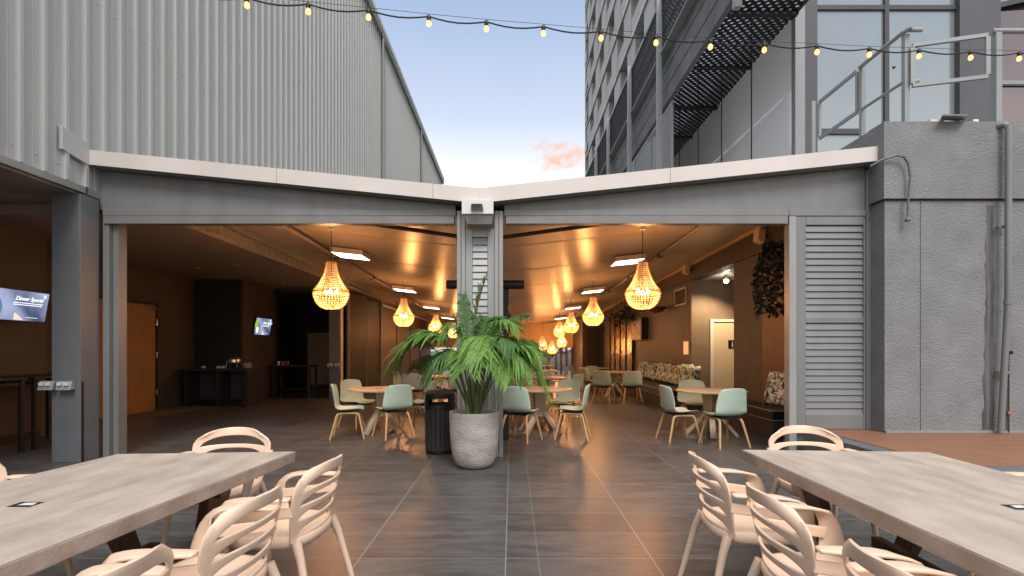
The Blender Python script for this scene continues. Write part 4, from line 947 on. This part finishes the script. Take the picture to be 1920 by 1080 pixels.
fr=[((-.05,0),(800,555),(733,700),6.3,.44,.42,'leaf2',.55),((.04,.02),(955,560),(1024,735),6.2,.42,.40,'leaf',.6),((-.02,.0),(868,640),(912,520),6.4,.22,.62,'leaf2',.2),((.05,.03),(905,600),(985,590),6.5,.34,.50,'leaf2',.5),
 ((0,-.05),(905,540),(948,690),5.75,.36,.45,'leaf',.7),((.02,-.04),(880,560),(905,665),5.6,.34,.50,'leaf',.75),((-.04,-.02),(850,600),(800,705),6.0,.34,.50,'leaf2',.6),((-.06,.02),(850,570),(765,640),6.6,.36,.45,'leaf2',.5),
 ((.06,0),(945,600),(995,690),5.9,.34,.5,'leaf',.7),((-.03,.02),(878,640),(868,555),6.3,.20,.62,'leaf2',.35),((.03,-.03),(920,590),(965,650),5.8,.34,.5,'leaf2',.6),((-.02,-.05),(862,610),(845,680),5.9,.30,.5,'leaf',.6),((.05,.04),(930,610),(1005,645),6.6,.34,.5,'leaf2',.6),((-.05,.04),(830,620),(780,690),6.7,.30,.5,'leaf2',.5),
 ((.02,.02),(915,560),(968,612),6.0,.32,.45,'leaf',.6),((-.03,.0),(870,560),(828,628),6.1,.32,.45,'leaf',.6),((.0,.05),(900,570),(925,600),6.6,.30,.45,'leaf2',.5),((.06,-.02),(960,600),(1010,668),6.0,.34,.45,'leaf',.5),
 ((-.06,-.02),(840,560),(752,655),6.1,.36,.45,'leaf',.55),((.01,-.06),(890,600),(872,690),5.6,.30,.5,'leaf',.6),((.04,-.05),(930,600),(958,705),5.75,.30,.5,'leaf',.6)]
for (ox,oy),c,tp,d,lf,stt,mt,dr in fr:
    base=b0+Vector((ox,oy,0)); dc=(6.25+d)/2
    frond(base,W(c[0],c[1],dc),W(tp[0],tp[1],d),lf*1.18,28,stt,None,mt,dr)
for a,b in ((-.07,-.02),(.03,-.03),(.06,.02),(-.03,.03)):
    MB().tube([(-.45+a,6.25+b,.60),(-.45+a*1.0,6.25+b,.80),(-.45+a*.9,6.25+b,1.05)],[.024,.02,.012],8).build('stem','trunkp',pl,smooth=True)

# ------------------------------------------------------------ rendered building block on the right
rbk=thing('rendered_block',(6,6.6,0),'grey textured concrete block with raised terrace above the timber deck','building')
MB().box(4.655,14,6.53,6.78,.362,3.255).build('lower_wall','render',rbk)
MB().box(4.62,14,6.49,6.78,3.275,4.23).build('upper_wall','render',rbk)
MB().box(4.66,14,6.53,6.78,3.257,3.273).build('groove','black',rbk)
MB().box(4.642,4.73,6.782,10.49,.0,4.23).box(4.642,4.73,13.3,30,.0,4.23).box(4.642,4.73,10.492,13.298,3.2,4.23).build('side_wall','render',rbk)
MB().box(4.732,14,6.782,30,4.10,4.20).build('terrace_slab','render',rbk)
MB().box(5.098,5.104,6.5275,6.529,.37,3.25).build('vertical_joint','black',rbk)
MB().box(4.66,12,6.505,6.528,.36,.385).build('skirting','rail',rbk)
def rough_strip(x0,x1,z0,z1,y):
    m=MB(); r=random.Random(4); n=30; L_=[];R_=[]
    for i in range(n+1):
        z=z0+(z1-z0)*i/n; L_.append((x0+r.uniform(-.02,.02)-.05*(1-i/n),y,z)); R_.append((x1+r.uniform(-.012,.012),y,z))
    for i in range(n): m.quad(L_[i],R_[i],R_[i+1],L_[i+1])
    return m
rough_strip(5.93,6.02,.40,3.20,6.526).build('water_stain','render2',rbk)
dp=thing('wall_downpipe',(6.06,6.47,.36),'grey round downpipe fixed to the textured right wall','pipe')
MB().tube([(6.08,6.40,4.15),(6.075,6.40,2.0),(6.02,6.44,.37)],.036,14).build('pipe','alu',dp,smooth=True)
MB().tube([(6.08,6.40,4.12),(6.07,6.44,4.17),(6.04,6.50,4.17)],.039,12).build('elbow','alu',dp,smooth=True)
MB().tube([(6.072,6.402,1.95),(6.078,6.402,2.02)],.042,14).build('collar','alu',dp)
for z in (1.1,2.9): MB().box(6.0,6.14,6.44,6.489,z,z+.03).build('bracket','alu',dp)
sp=thing('tap_pipe',(6.17,6.5,.36),'thin dark pipe with copper valve near the right wall base','pipe')
MB().tube([(6.18,6.505,.37),(6.18,6.505,1.35)],.010,8).build('pipe','char',sp)
MB().tube([(6.18,6.46,1.36),(6.18,6.53,1.36)],.022,8).build('cap','black',sp)
MB().lathe([(.016,0),(.024,.02),(.016,.05)],(6.18,6.50,.58),10).build('valve',mat('copper',(.6,.25,.15),.35,.9),sp)
cc=thing('cable_conduit',(4.85,6.45,3.1),'looped grey conduit from the roof edge down the textured wall','pipe')
pts=[P(1632,312,6.52),P(1655,299,6.45),P(1680,291,6.42),P(1695,294,6.42),P(1703,306,6.42),P(1707,330,6.42),P(1703,375,6.44),P(1702,410,6.44)]
MB().tube(pts,.014,8).build('conduit','post',cc,smooth=True)
MB().lathe([(.03,-.02),(.035,0),(.02,.03)],tuple(P(1702,412,6.44)),10).build('end_fitting','post',cc)
tfl=thing('terrace_floodlight',(5.75,6.6,4.23),'flat silver floodlight lying on the terrace edge','light')
MB().hexa([P(1763,226,6.50),P(1810,226,6.50),P(1810,226,6.60),P(1763,226,6.60)],[P(1766,217,6.36),P(1815,217,6.36),P(1814,214,6.60),P(1768,214,6.60)]).build('housing','chrome',tfl)
MB().box(P(1733,0,6.6).x,P(1758,0,6.6).x,6.50,6.70,4.232,4.262).box(P(1812,0,6.6).x,P(1822,0,6.6).x,6.50,6.70,4.232,4.262).build('base','white',tfl)
# railing
rg=thing('terrace_railing',(5.5,6.9,4.2),'grey tube railing with open gate on the terrace','railing')
def post(x,y,z0,z1,w=.065): MB().box(x-w/2,x+w/2,y-w/2,y+w/2,z0,z1).build('post','rail',rg,bevel=.004)
post(5.06,6.72,4.2,5.44); post(6.14,6.62,4.2,5.40,.075); post(5.06,7.55,4.2,5.50,.06); post(5.10,8.86,4.2,5.60,.06); post(7.6,6.62,4.2,5.40)
MB().tube([(5.06,6.6,5.47),(5.02,6.72,5.47),(5.02,7.55,5.47)],.028,8).tube([(5.02,6.66,5.47),(5.22,6.66,5.47)],.028,8).build('handrail','rail',rg,smooth=True)
MB().tube([(5.22,6.70,4.84),(5.04,6.72,4.84),(5.04,7.55,4.86)],.02,8).build('mid_rail','rail',rg,smooth=True)
MB().tube([(6.08,6.62,5.43),(8.5,6.62,5.43)],.032,10).build('handrail','rail',rg,smooth=True)
MB().box(6.18,8.5,6.61,6.635,4.755,4.80).build('mid_rail','rail',rg)
def gate(p,q,z0,z1,nm):
    p=Vector(p);q=Vector(q); m=MB(); w=.045
    for z in (z0,z1): m.bar((p.x,p.y,z),(q.x,q.y,z),.04,w)
    for r_ in (p,q): m.bar((r_.x,r_.y,z0+w/2),(r_.x,r_.y,z1-w/2),.04,w,(q-p).to_3d())
    m.build(nm,'rail',rg)
gate((5.10,6.66),(5.86,6.44),4.76,5.27,'gate_frame'); gate((5.05,7.64),(5.06,8.60),4.87,5.47,'gate_frame')
MB().lathe([(.018,0),(.018,.02)],tuple(P(1676,128,6.68)),10).build('latch','black',rg)

# ------------------------------------------------------------ glass building with walkway
gb=thing('glass_building',(6.43,12,0),'glass fronted building with perforated walkway above the pavilion roof on the right','building')
D=12.0; GX=6.43
# glass wall running back; white pane colour replaces a sky reflection
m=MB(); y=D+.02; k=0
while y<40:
    MB().quad((GX,y,4.2),(GX,y+1.98,4.2),(GX,y+1.98,16),(GX,y,16)).build('side_pane','skyglass',gb); 
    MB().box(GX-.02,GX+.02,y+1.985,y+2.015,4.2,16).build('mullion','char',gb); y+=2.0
MB().box(GX,GX+.22,D-.14,D,4.2,16).build('corner_trim','rail',gb)
MB().box(GX+.222,P(1528,0,D).x,D-.10,D,4.2,16).build('pier','pier',gb)
x0=P(1528,0,D).x; xm=P(1660,0,D).x; x1=P(1790,0,D).x; x2=P(1866,0,D).x
zt=P(0,15,D).z
for a,b in ((x0,xm-.05),(xm+.05,x1)):
    MB().quad((a,D,4.2),(b,D,4.2),(b,D,zt-.06),(a,D,zt-.06)).build('front_pane','greyglass',gb)
    MB().quad((a,D,zt+.04),(b,D,zt+.04),(b,D,16),(a,D,16)).build('front_pane','greyglass',gb)
MB().box(xm-.05,xm+.05,D-.06,D+.02,4.2,16).box(x0,xm-.051,D-.05,D+.02,zt-.06,zt+.04).box(xm+.051,x1,D-.05,D+.02,zt-.06,zt+.04).build('frame','mull',gb)
zb=P(0,246,D).z; MB().box(x0,P(1620,0,D).x,D-.05,D-.01,zb-.08,zb+.04).build('transom','mull',gb)
MB().box(x1,x2,D-.14,D,4.2,16).build('pier','pier',gb)
MB().quad((x2,D,4.2),(x2+3,D,4.2),(x2+3,D,9.35),(x2,D,9.15)).build('front_pane','redglass',gb)
MB().hexa([(x2,D-.06,9.2),(x2+3,D-.06,9.9),(x2+3,D-.06,10.02),(x2,D-.06,9.32)],[(x2,D,9.2),(x2+3,D,9.9),(x2+3,D,10.02),(x2,D,9.32)]).build('frame','mull',gb)
MB().quad((x2,D+.01,9.3),(x2+3,D+.01,9.9),(x2+3,D+.01,16),(x2,D+.01,16)).build('front_pane','greyglass',gb)
MB().box(x2,x2+3,D-.04,D-.01,P(0,160,D).z-.03,P(0,160,D).z+.03).build('transom','mull',gb)
# interior lamp behind tinted glass is only a reflection in the photograph
MB().box(GX+.05,16,D+.2,40,4.2,16).build('core','mull',gb)
# walkway: perforated deck, cross beams, fascia, guard, posts
ZW=9.0; XW=4.87
MB().box(XW+.002,GX-.005,8.6,40,ZW,ZW+.03).build('perforated_walkway','perf',gb)
for k in range(12):
    yy=9.4+k*2.3; MB().box(XW+.002,GX-.005,yy,yy+(.14 if k%2 else .05),ZW-.09,ZW-.002).build('cross_beam','black',gb)
MB().box(GX-.06,GX-.01,8.6,D,ZW-.05,ZW-.001).build('edge_beam','char',gb)
MB().box(XW-.14,XW,7.2,40,ZW-.05,10.4).build('concrete_fascia','beam',gb)
for z in (9.42,9.95): MB().box(XW-.152,XW-.142,7.2,40,z,z+.02).build('joint_line','black',gb)
MB().box(XW-.30,XW-.29,7.2,40,10.42,12.05).build('perforated_guard','perf2',gb)
MB().box(XW-.34,XW-.26,7.2,40,12.05,12.15).build('guard_rail','rail',gb)
MB().box(XW-.36,XW-.141,7.2,40,10.38,10.42).build('guard_rail','rail',gb)
for z in (10.95,11.5): MB().box(XW-.288,XW-.24,7.2,40,z,z+.06).build('guard_bar','black',gb)
for x_,d in ((1385,None),(1237,None),(1181,None),(1141,None),(1118,None)):
    X=XW-.38; yy=X*FP/(x_-CX)
    MB().box(X-.07,X+.07,yy,yy+.14,3.9 if yy>14 else 8.2,12.2 if yy>14 else 14).build('walkway_post','rail',gb)
for k in range(4):
    yy=15.6+k*2.3; MB().box(XW-.10,XW-.08,yy+.03,yy+2.27,4.0,8.7).build('screen_panel','perf3',gb); MB().box(XW-.12,XW-.06,yy-.03,yy+.03,4.0,8.8).build('screen_stud','rail',gb)
MB().box(XW-.11,XW-.05,15.5,24.9,8.72,8.80).build('screen_head','rail',gb)
for yy in (17.2,21.5,26.5): MB().bar((XW-.38,yy,8.3),(XW,yy,8.7),.10,.12).build('outrigger','rail',gb)

# ------------------------------------------------------------ hotel tower
tw=thing('hotel_tower',(8,40,0),'tall concrete hotel tower with staggered recessed windows behind the walkway','building')
TX=8.0; TF=56; H=3.15
MB().box(TX+.45,22,16,TF,3,60).build('core','twin',tw)
rn=random.Random(9)
m=MB(); w_=MB(); lg=MB()
for f in range(19):
    z=3.2+f*H
    lg.hexa([(TX-.12,16,z-.22),(TX-.12,TF,z-.22),(TX+.5,TF,z-.22),(TX+.5,16,z-.22)],[(TX-.12,16,z),(TX-.12,TF,z),(TX+.3,TF,z+.16),(TX+.3,16,z+.16)])
    y=TF-.02; k=0
    while y>17:
        wd_=2.05; off=(1.15 if f%2 else 0)
        a=y-off; 
        m.hexa([(TX,a-2.5,z+.17),(TX,a-.15,z+.17),(TX+.44,a-.15,z+.17),(TX+.44,a-2.5,z+.17)],[(TX,a-2.5,z+H-.24),(TX,a-.15,z+H-.24),(TX+.44,a-.15,z+H-.24),(TX+.44,a-2.5,z+H-.24)])
        m.hexa([(TX+.03,a-4.72,z+.17),(TX+.03,a-2.51,z+.17),(TX+.40,a-2.51,z+.17),(TX+.40,a-4.72,z+.17)],[(TX+.03,a-4.72,z+1.42),(TX+.03,a-2.51,z+1.42),(TX+.40,a-2.51,z+1.25),(TX+.40,a-4.72,z+1.25)])
        w_.box(TX+.32,TX+.36,a-4.45,a-4.38,z+1.45,z+H-.24)
        y-=4.6
m.build('wall_panels','tower',tw); lg.build('ledges','ledge',tw); w_.build('window_bars','ledge',tw)
MB().box(TX-.13,TX+.45,TF,TF+.35,0,60).build('edge_pier','tower',tw)
m=MB()
for f in range(19):
    m.box(TX-.16,TX-.14,TF-.9,TF+.36,3.2+f*H+.3,3.2+f*H+1.3)
m.build('balcony_guards','ledge',tw)

# ------------------------------------------------------------ festoon string
fx=[463,578,691,804,912,1019,1127,1230,1332,1433,1532,1630,1723,1820,1911]; fy=[-4,8,19,31,41,50,59,68,76,82,86,91,94,97,99]
N=len(fx); ds=[3.9+1.0*(i/(N-1)) for i in range(N)]
fe=thing('festoon_lights',tuple(P(1019,50,ds[5])),'string of warm festoon bulbs crossing the sky above the courtyard','string lights')
def wp(i):
    if i<0: q=P(fx[0]+115*i,fy[0]+11*i,ds[0]+.07*i); return q
    if i>N-1: return P(fx[-1]+92*(i-N+1),fy[-1]+2*(i-N+1),ds[-1]+.07*(i-N+1))
    return P(fx[i],fy[i],ds[i])
cp=[]
for i in range(-2,N+1):
    a,b=wp(i),wp(i+1)
    for k in range(6):
        t=k/6; q=a.lerp(b,t); q.z-=.030*math.sin(math.pi*t)+.0; cp.append(q)
MB().tube(cp,.0065,6).build('cable','black',fe,smooth=True)
MB().tube([wp(i)+Vector((0,0,.02)) for i in range(-2,N+2)],.002,5).build('support_wire','black',fe)
for i in range(N):
    c=wp(i); sk=MB().lathe([(.008,.012),(.017,.0),(.017,-.03),(.014,-.034)],tuple(c),10).build('bulb_socket','black',fe,smooth=True)
    MB().lathe([(.012,-.034),(.018,-.046),(.020,-.058),(.017,-.070),(.007,-.078)],tuple(c),12).build('bulb','fbulb',fe,smooth=True)
